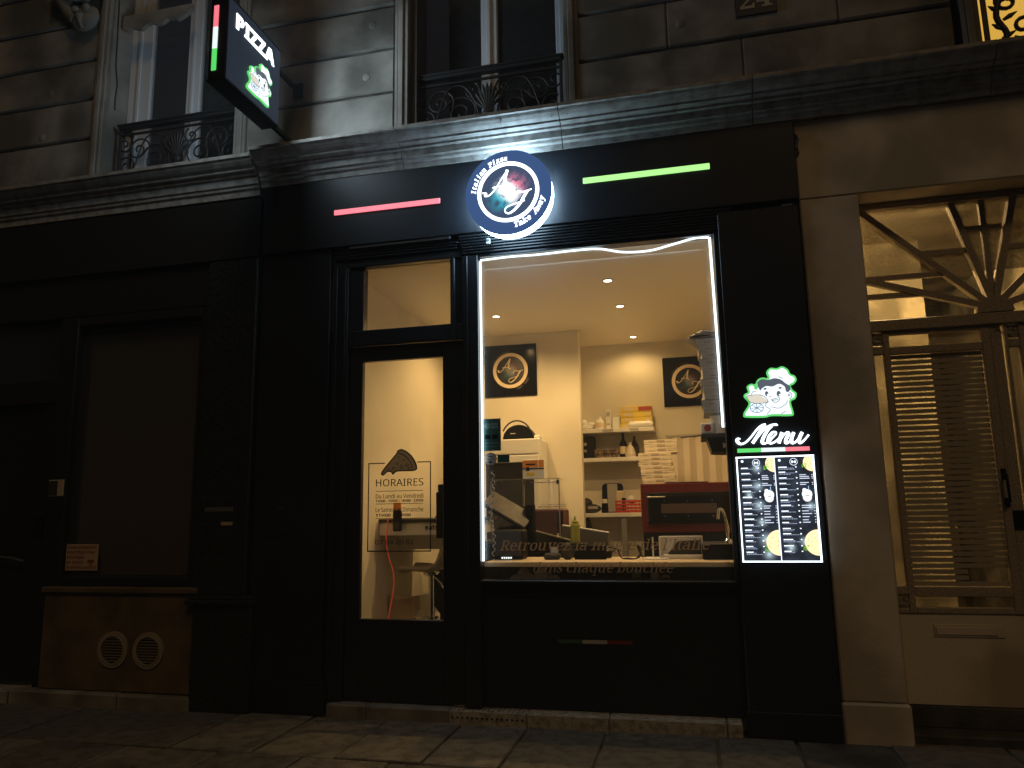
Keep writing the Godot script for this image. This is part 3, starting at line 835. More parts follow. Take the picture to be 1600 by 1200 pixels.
func neighbour_front() -> void:
	var f := thing("neighbouring_shopfront", "dark unlit shopfront with a blind behind its window and beige base", "shopfront")
	obj("fascia_panel", S().box(-7.5, -1.975, 3.502, 4.01, -0.05, 0.045, 0.006), M.brown_frame, f)
	obj("fascia_panel", S().box(-7.5, -2.43, 3.13, 3.498, -0.05, 0.022, 0.006), M.brown_frame, f)
	obj("ledge", S().box(-7.5, -1.98, 3.494, 3.508, 0.0, 0.062, 0.004), M.brown_frame, f)
	obj("pilaster", S().box(-2.43, -1.975, 0.80, 3.49, -0.05, 0.055, 0.008), M.green_paint, f)
	obj("pilaster_cap", S().box(-2.44, -1.87, 0.765, 0.80, -0.05, 0.13, 0.008).box(-2.42, -1.90, 0.80, 0.825, -0.05, 0.10, 0.008), M.green_paint, f)
	obj("pilaster_base", S().box(-2.385, -1.885, 0.0, 0.765, -0.05, 0.10, 0.008), M.green_paint, f)
	var w := S()
	w.box(-3.88, -3.70, 0.10, 3.13, -0.12, 0.02, 0.006)
	w.box(-2.50, -2.43, 0.94, 3.13, -0.12, 0.02, 0.006)
	w.box(-3.70, -2.50, 3.05, 3.13, -0.12, 0.02, 0.006)
	w.box(-3.70, -2.43, 0.885, 0.955, -0.12, 0.02, 0.006)
	var win := obj("window", w, M.brown_frame, f)
	obj("pane", S().sheet(-3.70, -2.50, 0.955, 3.05, -0.05), M.dim_pane, win)
	var sl := S()
	for k in 104: sl.quad(Vector3(-3.66, 0.97 + k * 0.0195, -0.10), Vector3(-2.60, 0.97 + k * 0.0195, -0.10), Vector3(-2.60, 0.99 + k * 0.0195, -0.118), Vector3(-3.66, 0.99 + k * 0.0195, -0.118), Vector3(0, 0.6, 0.8))
	var blind := obj("blind_slats", sl, mat("blind", lin(0.16, 0.115, 0.07), 0.7), win); blind.set_meta("kind", "stuff")
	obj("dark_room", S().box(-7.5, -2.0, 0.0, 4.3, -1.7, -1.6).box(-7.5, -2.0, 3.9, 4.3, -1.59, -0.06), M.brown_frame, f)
	var dr := S()
	dr.box(-7.5, -3.88, 2.40, 2.60, -0.12, 0.0, 0.006)
	dr.box(-4.02, -3.90, 0.12, 2.40, -0.12, -0.03, 0.006)
	dr.box(-4.86, -4.74, 0.12, 2.40, -0.12, -0.03, 0.006)
	dr.box(-4.74, -4.02, 0.12, 0.35, -0.12, -0.03, 0.006)
	var door := obj("door", dr, M.brown_frame, f)
	obj("door_panel", S().box(-4.74, -4.02, 0.35, 2.40, -0.10, -0.07, 0.004), M.brown_frame, door)
	obj("handle", S().tube([Vector3(-4.36, 1.12, 0.0), Vector3(-4.2, 1.11, 0.01), Vector3(-4.09, 1.08, -0.01)], 0.011, 6), M.steel, door)
	obj("lock", S().box(-4.02, -3.94, 1.28, 1.44, -0.03, -0.005, 0.004), M.black, door)
	obj("transom_pane", S().sheet(-7.5, -3.88, 2.60, 3.13, -0.05), M.dim_pane, f)
	# beige base below the window, with two round vents
	var bs := obj("window_base", S().box(-3.785, -2.388, 0.105, 0.835, -0.05, 0.055, 0.006), M.base_paint, f)
	obj("base_ledge", S().box(-3.80, -2.376, 0.838, 0.884, -0.05, 0.085, 0.008), M.base_paint, bs)
	obj("step_stone", S().box(-7.5, -4.0, -0.05, 0.095, -0.10, 0.13, 0.012), M.stone_dark, f)
	obj("step_stone", S().box(-3.995, -3.0, -0.05, 0.10, -0.10, 0.12, 0.012), M.stone_dark, f)
	obj("step_stone", S().box(-2.995, -2.37, -0.05, 0.096, -0.10, 0.115, 0.012), M.stone_dark, f)
	for k in 2:
		var c := Vector2([-3.10, -2.78][k], 0.415)
		var v := thing("round_vent", ["round louvred vent in the beige base, the one farther from the green pilaster", "round louvred vent in the beige base, the one nearer the green pilaster"][k], "vent", Vector3(c.x, c.y, 0.055), "round vents in the beige base")
		obj("rim", S().ring(Vector2.ZERO, 0.104, 0.136, 0.0, 0.014, 40).ring(Vector2.ZERO, 0.100, 0.112, 0.014, 0.020, 40), M.vent_plastic, v)
		obj("back", S().ring(Vector2.ZERO, 0.0, 0.103, 0.001, 0.003, 32), M.black, v)
		for j in 9:
			var y := -0.084 + j * 0.021
			var hw := sqrt(maxf(0.101 * 0.101 - y * y, 0.0004))
			var s := S()
			s.T = Transform3D(Basis(Vector3.RIGHT, 0.5), Vector3(0, y, 0.009))
			obj("slat", s.box(-hw, hw, -0.005, 0.005, -0.0015, 0.0015), M.vent_plastic, v)
	# prints and boxes
	var st := thing("warning_sticker", "pale red-lettered video surveillance notice in the lower corner of the dark window", "sticker", Vector3(-3.535, 1.11, -0.03))
	obj("sheet", S().box(-0.155, 0.155, -0.105, 0.105, -0.002, 0.002), M.sticker, st)
	var words := ["ÉTABLISSEMENT", "PROTÉGÉ PAR", "SYSTÈME", "DE VIDÉO", "SURVEILLANCE"]
	for k in 5: obj("lettering", S().text(words[k], 0.023, Vector3(-0.145, 0.079 - k * 0.040, 0.004), sansb, 0.0, 0.0, 1.0, 0.001, [0.285, 0.27, 0.165, 0.165, 0.285][k]), M.sticker_red, st)
	obj("camera_symbol", S().box(0.06, 0.12, -0.045, -0.02, 0.003, 0.005).box(0.085, 0.10, -0.07, -0.045, 0.003, 0.005), M.sticker_red, st)
	var ic := thing("intercom", "small pale plate with a dark half on the brown door post", "intercom", Vector3(-3.79, 1.675, 0.02))
	obj("plate", S().box(-0.075, 0.075, -0.068, 0.068, 0.0, 0.012, 0.003), M.sticker, ic)
	obj("panel", S().box(-0.07, 0.02, -0.06, 0.06, 0.012, 0.016, 0.002), M.dark_grey, ic)
	var mb := thing("mail_slot", "metal mail slot with a name label on the dark green pilaster", "mail slot", Vector3(-2.215, 1.45, 0.055))
	obj("case", S().box(-0.165, 0.15, -0.30, 0.12, 0.0, 0.010, 0.004), M.green_paint, mb)
	obj("flap", S().box(-0.125, 0.125, 0.005, 0.042, 0.010, 0.020, 0.004), M.steel, mb)
	obj("name_label", S().box(0.02, 0.12, -0.098, -0.072, 0.010, 0.013, 0.001), M.sticker, mb)

func bar(s: Shape, a: Vector2, b: Vector2, w: float, z0: float, z1: float) -> void:
	var d := (b - a).normalized(); var q := Vector2(-d.y, d.x) * w * 0.5
	s.prism(PackedVector2Array([a - q, b - q, b + q, a + q]), z0, z1)

func entrance() -> void:
	var w := thing("entrance_wall", "beige plastered wall and pier framing the metal entrance door", "wall")
	obj("pier", S().box(2.172, 2.545, 0.235, 3.50, -0.30, 0.028, 0.010), M.plaster, w)
	obj("pier_base", S().box(2.165, 2.557, -0.02, 0.232, -0.30, 0.048, 0.012), M.base_paint if false else M.plaster, w)
	obj("lintel", S().box(2.172, 4.20, 3.502, 4.079, -0.30, 0.028, 0.008), M.plaster, w)
	obj("pier", S().box(4.20, 8.0, 0.0, 4.079, -0.30, 0.027, 0.010), M.plaster, w)
	obj("hook", S().tube([Vector3(2.180, 3.98, 0.03), Vector3(2.192, 3.93, 0.06), Vector3(2.178, 3.88, 0.06), Vector3(2.19, 3.83, 0.035)], 0.008, 6), M.iron, w)
	obj("step", S().box(2.557, 4.20, -0.02, 0.05, -0.60, -0.02, 0.008), M.paving_dark, w)
	var d := thing("entrance_door", "brown metal entrance door with striped frosted glass and a sunburst fanlight", "door")
	var z := -0.20
	var fr := S()
	fr.box(2.545, 2.580, 0.16, 3.50, z - 0.06, z + 0.02, 0.004)
	fr.box(2.58, 4.18, 3.455, 3.50, z - 0.06, z + 0.02, 0.004)
	fr.box(2.58, 4.18, 2.585, 2.665, z - 0.06, z + 0.02, 0.006)
	obj("frame", fr, M.door_metal, d)
	obj("gap_bar", S().box(2.58, 4.18, 0.052, 0.176, z - 0.06, z + 0.01, 0.004), M.paving_dark, d)  # dark bar added in the gap under the leaves, stops passage light
	# fanlight: rays from the hub, cross bars between them
	var hub := Vector2(3.36, 2.70)
	var fan := S()
	var k := 0
	for p in [[2.585, 2.955], [2.590, 3.46], [3.165, 3.47]]:
		for side in [1.0, -1.0]:
			var e := Vector2(hub.x + (p[0] - hub.x) * side, p[1])
			bar(fan, hub, e, 0.042, z - 0.035 - 0.0015 * k, z + 0.005 + 0.0015 * k)
			k += 1
	bar(fan, Vector2(hub.x, 2.7), Vector2(hub.x, 3.46), 0.036, z - 0.03, z + 0.001)
	for c in [[2.582, 3.09, 2.962], [2.582, 3.05, 2.835], [2.96, 3.275, 3.115], [3.25, 3.36, 3.26]]:
		for side in [1.0, -1.0]:
			var xa: float = hub.x + (c[0] - hub.x) * side; var xb: float = hub.x + (c[1] - hub.x) * side
			fan.box(xa, xb, c[2] - 0.018, c[2] + 0.018, z - 0.028, z - 0.003)
	fan.prism(circle(hub.x, hub.y - 0.03, 0.11, 0.0, PI), z - 0.04, z + 0.022)
	var fl := obj("fanlight", fan, M.door_metal, d)
	obj("pane", S().sheet(2.58, 4.18, 2.962, 3.455, z - 0.02), M.patterned_glass, fl)
	obj("pane", S().sheet(2.58, 4.18, 2.665, 2.961, z - 0.02), M.pane, fl)
	# leaves: left one in view, its neighbour at the picture's edge
	for leaf in 2:
		var x0 := 2.58 if leaf == 0 else 3.40
		var s := S()
		s.box(x0, x0 + 0.018, 0.18, 2.585, z - 0.05, z, 0.003)
		s.box(x0 + 0.082, x0 + 0.122, 0.735, 2.585, z - 0.05, z, 0.004)
		s.box(x0 + 0.682, x0 + 0.735, 0.735, 2.585, z - 0.05, z, 0.004)
		s.box(x0 + 0.735, x0 + 0.802, 0.18, 2.585, z - 0.045, z - 0.004, 0.004)
		s.box(x0 + 0.018, x0 + 0.082, 2.43, 2.485, z - 0.05, z - 0.001, 0.004)
		s.box(x0 + 0.122, x0 + 0.682, 2.425, 2.475, z - 0.05, z - 0.001, 0.004)
		s.box(x0 + 0.122, x0 + 0.682, 2.560, 2.585, z - 0.05, z - 0.001, 0.004)
		s.box(x0 + 0.018, x0 + 0.082, 0.735, 0.765, z - 0.05, z - 0.001, 0.004)
		s.box(x0 + 0.018, x0 + 0.082, 0.850, 0.905, z - 0.05, z - 0.001, 0.004)
		s.box(x0 + 0.122, x0 + 0.682, 0.840, 0.900, z - 0.05, z - 0.001, 0.004)
		s.box(x0 + 0.122, x0 + 0.682, 0.735, 0.772, z - 0.05, z - 0.001, 0.004)
		var lf := obj("door_leaf", s, M.door_metal, d)
		obj("kick_panel", S().box(x0 + 0.018, x0 + 0.735, 0.18, 0.735, z - 0.045, z - 0.012, 0.003), M.plaster, lf)
		obj("pane", S().sheet(x0 + 0.122, x0 + 0.682, 0.90, 2.425, z - 0.030), M.pane, lf)
		obj("side_pane", S().sheet(x0 + 0.018, x0 + 0.082, 0.905, 2.43, z - 0.030), M.frosted_pale, lf)
		obj("top_pane", S().sheet(x0 + 0.122, x0 + 0.682, 2.475, 2.56, z - 0.030), M.frosted_pale, lf)
		obj("lower_pane", S().sheet(x0 + 0.122, x0 + 0.682, 0.772, 0.840, z - 0.030), M.dim_pane, lf)
		for q in [[x0 + 0.05, 2.535], [x0 + 0.768, 2.53], [x0 + 0.05, 0.807]]:
			var o := S()
			o.box(q[0] - 0.032, q[0] + 0.032, q[1] - 0.042, q[1] + 0.042, z - 0.03, z - 0.012)
			for r in [0.030, 0.018]:
				for e in 4:
					var a: Vector2 = Vector2(q[0], q[1]) + Vector2.from_angle(e * PI / 2 + (0.0 if r > 0.02 else 0.4)) * r * 1.25
					var b2: Vector2 = Vector2(q[0], q[1]) + Vector2.from_angle((e + 1) * PI / 2 + (0.0 if r > 0.02 else 0.4)) * r * 1.25
					bar(o, a, b2, 0.007, z - 0.012, z - 0.004 + 0.0007 * e)
			obj("rosette", o, M.door_metal, lf)
		# strips of frosted film with clear gaps between them
		var y := 0.905
		var i := 0
		while y < 2.40:
			obj("frosted_strip", S().box(x0 + 0.124, x0 + (0.45 if i == 1 or i == 2 else 0.68), y, y + 0.027, z - 0.0295, z - 0.0285), M.frosted, lf)
			y += 0.0372; i += 1
	var ld: Node3D = d.get_node("door_leaf")
	obj("handle", S().tube([Vector3(3.290, 1.60, z), Vector3(3.290, 1.60, z + 0.045), Vector3(3.292, 1.43, z + 0.045), Vector3(3.292, 1.43, z)], 0.009, 6).box(3.275, 3.305, 1.57, 1.64, z, z + 0.008, 0.002).box(3.277, 3.307, 1.395, 1.455, z, z + 0.008, 0.002), M.black, ld)
	var lk := S(); lk.T = Transform3D(Basis.IDENTITY, Vector3(3.345, 1.315, z))
	obj("lock", lk.box(-0.03, 0.10, -0.06, 0.06, -0.02, 0.006, 0.003).ring(Vector2(0.0, 0.0), 0.012, 0.028, 0.006, 0.014, 20), M.black, ld)
	obj("letter_slot", S().box(2.79, 3.19, 0.592, 0.672, z - 0.012, z - 0.004, 0.004).box(2.80, 3.15, 0.606, 0.655, z - 0.004, z + 0.004, 0.004), M.plaster, ld)
	# the passage behind the door
	struct("passage_wall", S().box(2.35, 2.50, 0.0, 3.9, -4.5, -0.31), M.hall_wall)
	struct("passage_wall", S().box(4.3, 4.4, 0.0, 3.9, -4.5, -0.31), M.hall_wall)
	struct("passage_wall", S().box(2.35, 4.4, 0.0, 3.9, -4.6, -4.5), M.hall_wall)
	struct("passage_wall", S().box(2.50, 3.43, 0.05, 3.75, -2.0, -1.85), M.hall_wall)
	struct("passage_ceiling", S().box(2.35, 4.4, 3.75, 3.9, -4.5, -0.31), M.hall_wall)
	struct("passage_floor", S().box(2.35, 4.4, 0.0, 0.05, -4.5, -0.62), M.floor_tile)
	var hl := thing("passage_lamp", "warm ceiling lamp inside the passage behind the entrance door", "lamp", Vector3(2.85, 3.72, -0.50))
	obj("shade", S().lathe([Vector2(0.0, -0.05), Vector2(0.06, -0.045), Vector2(0.09, -0.01), Vector2(0.09, 0.02), Vector2(0, 0.025)], 16), M.lamp, hl)
	var o2 := OmniLight3D.new(); o2.name = "passage_light"; o2.light_color = lin(1.0, 0.72, 0.34); o2.light_energy = 2.3; o2.light_size = 0.05; o2.shadow_enabled = true; o2.omni_range = 12; o2.omni_attenuation = 2
	o2.position = Vector3(2.85, 3.62, -0.50); add_child(o2)

func circle(cx: float, cy: float, r: float, a0 := 0.0, a1 := TAU, seg := 28, ry := 0.0) -> PackedVector2Array:
	var p := PackedVector2Array()
	for i in seg + (0 if a1 - a0 >= TAU - 0.001 else 1):
		var a := lerpf(a0, a1, float(i) / seg)
		p.append(Vector2(cx + cos(a) * r, cy + sin(a) * (ry if ry > 0 else r)))
	return p

func shop_room() -> void:
	struct("ceiling", S().box(-1.35, 2.07, 3.335, 3.45, -3.65, -0.066), M.ceiling)
	struct("ceiling_panel", S().box(0.11, 1.95, 3.329, 3.334, -1.62, -0.068, 0.002), M.ceiling)
	struct("floor", S().box(-1.35, 2.07, 0.0, 0.10, -3.65, -0.10), M.floor_tile)
	struct("left_wall", S().box(-1.35, -1.23, 0.0, 3.42, -3.65, -0.10), M.wall)
	struct("right_wall", S().box(1.95, 2.07, 0.0, 3.42, -3.65, -0.10), M.wall)
	struct("partition_wall", S().box(-1.23, 0.236, 0.10, 3.335, -2.72, -2.60, 0.004), M.wall)
	struct("back_wall", S().box(-1.35, 2.07, 0.0, 3.42, -3.60, -3.46), M.wall)
	struct("recess_wall", S().box(-0.12, 0.0, 0.10, 3.335, -3.46, -2.72), M.wall)
	struct("front_wall", S().box(-1.35, 2.07, 3.352, 4.3, -0.30, -0.102), M.wall)
	struct("front_wall", S().box(1.622, 2.07, 0.0, 3.352, -0.12, -0.031), M.wall)
	struct("front_wall", S().box(-1.35, -1.203, 0.0, 3.352, -0.14, -0.102), M.wall)
	# downlights
	var spots := [[0.748, -0.88, 3.329, "nearest the window on the right side of the ceiling", 1.5], [0.77, -1.75, 3.335, "in the middle of the right-hand row", 1.5], [0.79, -3.10, 3.335, "at the back, above the shelves", 0.40], [-0.46, -1.77, 3.335, "alone above the fridge side of the room", 1.5]]
	for s in spots:
		var l := thing("downlight", "small round recessed ceiling spotlight, " + s[3], "spotlight", Vector3(s[0], s[2], s[1]), "recessed ceiling spotlights")
		var tr := S(); tr.T = Transform3D(Basis(Vector3.RIGHT, PI / 2), Vector3.ZERO)
		obj("trim", tr.ring(Vector2.ZERO, 0.034, 0.052, 0.0, 0.006, 28), M.white, l)
		var b := S(); b.T = tr.T
		obj("bulb", b.ring(Vector2.ZERO, 0.0, 0.033, 0.0, 0.003, 24), M.lamp, l)
		var sp := SpotLight3D.new()
		sp.name = numbered("downlight_beam")
		sp.light_color = lin(1.0, 0.625, 0.23); sp.light_energy = s[4]; sp.spot_angle = 80.0; sp.spot_angle_attenuation = 0.6; sp.light_size = 0.033; sp.spot_range = 12.0; sp.spot_attenuation = 2.0; sp.shadow_enabled = true
		add_child(sp)
		sp.look_at_from_position(Vector3(s[0], s[2] - 0.02, s[1]), Vector3(s[0], 0, s[1]), Vector3.FORWARD)

func window_lights() -> void:
	var t := thing("led_strip", "white glowing light strip tacked round the inside of the shop window, sagging at the top", "light strip")
	var z := -0.0375
	obj("strip", S().tube([Vector3(-0.130, 1.075, z), Vector3(-0.128, 2.2, z), Vector3(-0.130, 3.305, z)], 0.0082, 8), M.led, t)
	var top := []
	for p in smooth([Vector2(-0.128, 3.312), Vector2(0.10, 3.318), Vector2(0.32, 3.314), Vector2(0.60, 3.318), Vector2(0.78, 3.312), Vector2(0.95, 3.270), Vector2(1.14, 3.262), Vector2(1.32, 3.295), Vector2(1.46, 3.322), Vector2(1.56, 3.318)], 5): top.append(Vector3(p.x, p.y, z))
	obj("strip", S().tube(top, 0.0075, 8), M.led, t)
	obj("strip", S().tube([Vector3(1.564, 3.316, z), Vector3(1.571, 2.6, z), Vector3(1.573, 1.962, z)], 0.0082, 8), M.led, t)
	var c := lin(0.78, 0.95, 1.0)
	area("led_glow", Vector3(-0.115, 2.18, z), Vector3.RIGHT, Vector2(0.02, 2.2), c, 0.05)
	area("led_glow", Vector3(0.70, 3.24, z), Vector3.DOWN, Vector2(1.6, 0.02), c, 0.04)
	area("led_glow", Vector3(0.70, 3.322, z - 0.02), Vector3(0, -0.15, -1), Vector2(1.6, 0.03), c, 0.05)
	area("led_glow", Vector3(1.556, 2.64, z), Vector3.LEFT, Vector2(0.02, 1.3), c, 0.03)

# the chef emblem: flat layers cut from glowing sheet, centred, about 0.34 m across
func emblem(parent: Node3D, T: Transform3D) -> void:
	var outline := PackedVector2Array([V(-177,-146),V(-173,-128),V(-138,-71),V(-167,-26),V(-159,-5),V(-138,6),V(-144,43),V(-115,61),V(-90,56),V(-72,86),V(-41,99),V(-6,94),V(-13,133),V(14,161),V(54,156),V(90,167),V(126,143),V(137,114),V(165,98),V(173,68),V(153,43),V(134,34),V(143,6),V(166,-17),V(157,-54),V(126,-73),V(139,-148),V(120,-166),V(6,-161),V(-45,-169),V(-166,-163)])
	var hair := PackedVector2Array([V(-76,66),V(-47,87),V(-7,80),V(34,89),V(73,78),V(102,51),V(129,30),V(125,1),V(101,-4),V(95,29),V(61,50),V(20,34),V(-20,39),V(-49,24),V(-60,11),V(-74,42)])
	var mk := func() -> Shape:
		var s := S(); s.T = T; return s
	var rnd := PackedVector2Array()
	var pts := []
	for p in outline: pts.append(p)
	pts.append(outline[0])
	for p in smooth(pts, 3): rnd.append(p)
	rnd.remove_at(rnd.size() - 1)
	var e := obj("chef_emblem", mk.call().prism(rnd, 0.0, 0.012), M.face_green, parent)
	var inner := Geometry2D.offset_polygon(rnd, -0.0125)
	obj("figure", mk.call().prism(inner[0], 0.0125, 0.015), M.face_white, e)
	var hp := []
	for p in hair: hp.append(p)
	hp.append(hair[0])
	var hr := PackedVector2Array()
	for p in smooth(hp, 3): hr.append(p)
	hr.remove_at(hr.size() - 1)
	obj("hair", mk.call().prism(hr, 0.0152, 0.017), M.face_grey, e)
	for q in [[-21, -12, 11, 17], [54, -16, 13, 19]]:
		obj("eye", mk.call().prism(circle(q[0] * 0.001, q[1] * 0.001, q[2] * 0.001, 0, TAU, 18, q[3] * 0.001), 0.0152, 0.017), M.face_grey, e)
		obj("eye_glint", mk.call().prism(circle(q[0] * 0.001 + 0.006, q[1] * 0.001 - 0.008, 0.006, 0, TAU, 10), 0.0172, 0.018), M.face_white, e)
	for q in [[-29, 21], [66, 22]]: obj("brow", mk.call().prism(circle(q[0] * 0.001, q[1] * 0.001, 0.011, 0, TAU, 12, 0.006), 0.0152, 0.017), M.face_grey, e)
	obj("box_lid", mk.call().prism(PackedVector2Array([V(-150,-20),V(-59,-20),V(-21,-58),V(-29,-73),V(-126,-66)]), 0.0152, 0.0165), M.face_tan, e)
	var ln := mk.call() as Shape
	var strokes := [[V(5,-52),V(32,-47),V(56,-43),V(50,-66),V(24,-72),V(5,-52)], [V(8,-58),V(50,-56)], [V(109,-20),V(126,-38)], [V(127,-20),V(110,-38)], [V(60,99),V(74,90),V(90,86)], [V(2,-100),V(50,-112),V(96,-84),V(104,-62)], [V(-18,-60),V(-34,-94),V(-5,-118),V(-30,-150)], [V(-150,-20),V(-126,-66),V(-29,-73),V(-18,-56),V(-59,-18),V(-150,-20)], [V(104,-4),V(126,-12),V(136,-34),V(118,-56)], [V(60,-152),V(92,-132)], [V(-8,-28),V(2,-32),V(6,-38)], [V(-118,-14),V(-108,6),V(-88,4)]]
	for st in strokes:
		var q := []
		for p in smooth(st, 3): q.append(Vector3(p.x, p.y, 0.0165))
		ln.tube(q, 0.0022, 5, 0.6)
	obj("outline", ln, M.face_grey, e)
	var pz := mk.call() as Shape
	for k in 8:
		var a := TAU * k / 8
		pz.tube([Vector3(-0.09, -0.104, 0.0165), Vector3(-0.09 + cos(a) * 0.040, -0.104 + sin(a) * 0.029, 0.0165)], 0.0022, 5, 0.6)
	var loop := []
	for k in 25: loop.append(Vector3(-0.09 + cos(TAU * k / 24) * 0.042, -0.104 + sin(TAU * k / 24) * 0.031, 0.0165))
	pz.tube(loop, 0.0026, 5, 0.6)
	obj("pizza", pz, M.face_blue, e)
	obj("herb", mk.call().prism(circle(-0.086, 0.036, 0.013, 0, TAU, 12, 0.018), 0.0152, 0.0165), M.face_green, e)

func signs() -> void:
	glow("face_blue", lin(0.12, 0.24, 0.40), 0.9, lin(0.1, 0.1, 0.15))
	# projecting lightbox
	var heavy := FontVariation.new(); heavy.base_font = sansb; heavy.variation_embolden = 0.35
	var p := thing("projecting_sign", "black projecting lightbox reading PIZZA with a glowing chef emblem", "sign")
	obj("case", S().box(-1.79, -1.65, 4.425, 5.065, 0.36, 1.05, 0.006), M.black_panel, p)
	for y in [4.418, 5.058]: obj("case_lip", S().box(-1.797, -1.643, y, y + 0.014, 0.353, 1.057, 0.003), M.black_panel, p)
	for side in [1.0, -1.0]:
		var x := -1.6495 if side > 0 else -1.7905
		var turn := Basis(Vector3.UP, PI / 2 * side)
		obj("face", S().box(x, x + side * 0.003, 4.435, 5.055, 0.37, 1.04), M.face_dark, p)
		var s := S(); s.T = Transform3D(turn, Vector3(x + side * 0.003, 4.925, 0.705))
		s.text("PIZZA", 0.112, Vector3(0, 0, 0.002), heavy, 0.0, 0.5, 1.0, 0.004, 0.50)
		obj("lettering", s, M.letters, p)
		emblem(p, Transform3D(turn.scaled_local(Vector3(0.92, 0.92, 1)), Vector3(x + side * 0.003, 4.64, 0.645 if side > 0 else 0.705)))
	for k in 3:
		obj("colour_band", S().box(-1.758, -1.722, 4.83 - k * 0.168, 4.995 - k * 0.168, 1.05, 1.056), [M.tri_glow_red, M.tri_glow_white, M.tri_glow_green][k], p)
	obj("bracket", S().box(-1.735, -1.705, 4.44, 4.475, -0.035, 0.36).box(-1.76, -1.68, 4.40, 4.52, -0.05, -0.035), M.black, p)
	obj("bracket", S().box(-1.735, -1.705, 4.95, 4.98, -0.03, 0.36).box(-1.765, -1.675, 4.90, 5.03, -0.05, -0.03), M.black, p)
	area("sign_glow", Vector3(-1.60, 4.75, 0.70), Vector3.RIGHT, Vector2(0.6, 0.5), lin(0.70, 0.88, 1.0), 1.4)
	area("sign_glow", Vector3(-1.84, 4.75, 0.70), Vector3.LEFT, Vector2(0.6, 0.5), lin(0.70, 0.88, 1.0), 0.8)
	# round logo
	var c := Vector3(0.155, 3.73, 0.0)
	var g := thing("round_logo_sign", "round black lightbox with a white glowing ring, script letters and a glowing rim", "sign", c)
	obj("rim", S().ring(Vector2.ZERO, 0.27, 0.3175, 0.075, 0.185, 72), M.rim, g)
	obj("face", S().ring(Vector2.ZERO, 0.0, 0.324, 0.185, 0.200, 72), M.face_bloom, g)
	obj("back_plate", S().ring(Vector2.ZERO, 0.0, 0.26, 0.061, 0.090, 40), M.black, g)
	obj("mount", S().box(-0.20, -0.17, -0.345, -0.30, -0.06 + 0.121, 0.10, 0.004), M.steel, g)
	obj("ring", S().ring(Vector2.ZERO, 0.206, 0.232, 0.200, 0.207, 72), M.letters, g)
	var neb := StandardMaterial3D.new()
	neb.albedo_color = Color(0.1, 0.1, 0.12); neb.roughness = 0.4; neb.emission_enabled = true; neb.emission = Color.BLACK; neb.emission_energy_multiplier = 1.15
	neb.emission_texture = nebula(Color(0.24, 0.30, 0.40), 1.25, 17)
	var fc := S()
	for k in 48:
		var a := TAU * k / 48; var b := TAU * (k + 1) / 48
		fc.tri(Vector3(0, 0, 0.2015), Vector3(cos(a), sin(a), 0) * 0.205 + Vector3(0, 0, 0.2015), Vector3(cos(b), sin(b), 0) * 0.205 + Vector3(0, 0, 0.2015), Vector3.BACK, Vector3.BACK, Vector3.BACK, Vector2(0.5, 0.5), Vector2(0.5 + cos(a) * 0.5, 0.5 - sin(a) * 0.5), Vector2(0.5 + cos(b) * 0.5, 0.5 - sin(b) * 0.5))
	obj("colour_cloud", fc, neb, g)
	var ls := S(); logo_letters(ls, Vector3(0, 0, 0.206), 1.0, 1.0)
	obj("script_letters", ls, M.letters, g)
	var w1 := S(); arc_text(w1, "Italian Pizza", Vector3(0, 0, 0.204), 0.262, 2.35, 0.036, false, serifb)
	obj("lettering", w1, M.letters, g)
	var w2 := S(); arc_text(w2, "Take Away", Vector3(0, 0, 0.204), 0.262, -0.84, 0.040, true, serifb)
	obj("lettering", w2, M.letters, g)
	var blue := lin(0.46, 0.72, 1.0)
	area("logo_glow", c + Vector3(0, 0.335, 0.13), Vector3(0, 1, -0.15), Vector2(0.42, 0.09), blue, 0.06)
	area("logo_glow", c + Vector3(0.335, 0, 0.13), Vector3(1, 0, -0.45), Vector2(0.09, 0.42), blue, 0.025)
	area("logo_glow", c + Vector3(-0.335, 0, 0.13), Vector3(-1, 0, -0.45), Vector2(0.09, 0.42), blue, 0.025)
	area("logo_glow", c + Vector3(0, -0.335, 0.13), Vector3(0, -1, -0.25), Vector2(0.42, 0.09), blue, 0.05)
	# fascia light bars
	var r := obj("light_bar", S().box(-1.302, -0.416, 3.766, 3.806, 0.06, 0.072, 0.002), M.bar_red)
	tag(r, "thin glowing red bar on the black fascia, between the round logo and the projecting sign", "light bar", "light bars on the fascia")
	var gb := obj("light_bar", S().box(0.690, 1.592, 3.786, 3.828, 0.06, 0.072, 0.002), M.bar_green)
	tag(gb, "thin glowing green bar on the black fascia, above the right half of the window", "light bar", "light bars on the fascia")
	# menu panel
	var em := thing("chef_sign", "glowing chef emblem with a green edge above the Menu lettering", "sign")
	emblem(em, Transform3D(Basis.IDENTITY, Vector3(1.882, 2.175, 0.046)))
	var ml := thing("menu_lettering", "glowing white script word Menu on the black panel", "lettering")
	var at := Vector3(1.872, 1.862, 0.062)
	for q in [[V(-199,6),V(-213,10),V(-220,-5),V(-201,-25),V(-170,-19),V(-132,15),V(-89,66),V(-57,92),V(-32,98)], [V(-36,95),V(-61,65),V(-92,19),V(-122,-23)], [V(-122,-23),V(-87,16),V(-43,65),V(-2,90),V(31,94),V(34,87)],
			[V(8,88),V(-18,64),V(-46,22),V(-61,-14),V(-50,-28),V(-19,-15),V(8,12),V(28,33),V(24,45),V(5,41),V(-17,13),V(-22,-15),V(-5,-28),V(23,-16),V(52,11),V(66,40)], [V(66,40),V(52,3),V(42,-29)], [V(44,-23),V(73,20),V(99,40),V(106,30),V(89,-4),V(85,-27),V(99,-28),V(120,-5),V(139,37)],
			[V(139,37),V(121,-5),V(126,-31),V(149,-22),V(176,11),V(190,36)], [V(190,36),V(169,-7),V(173,-32),V(196,-18),V(229,18)]]:
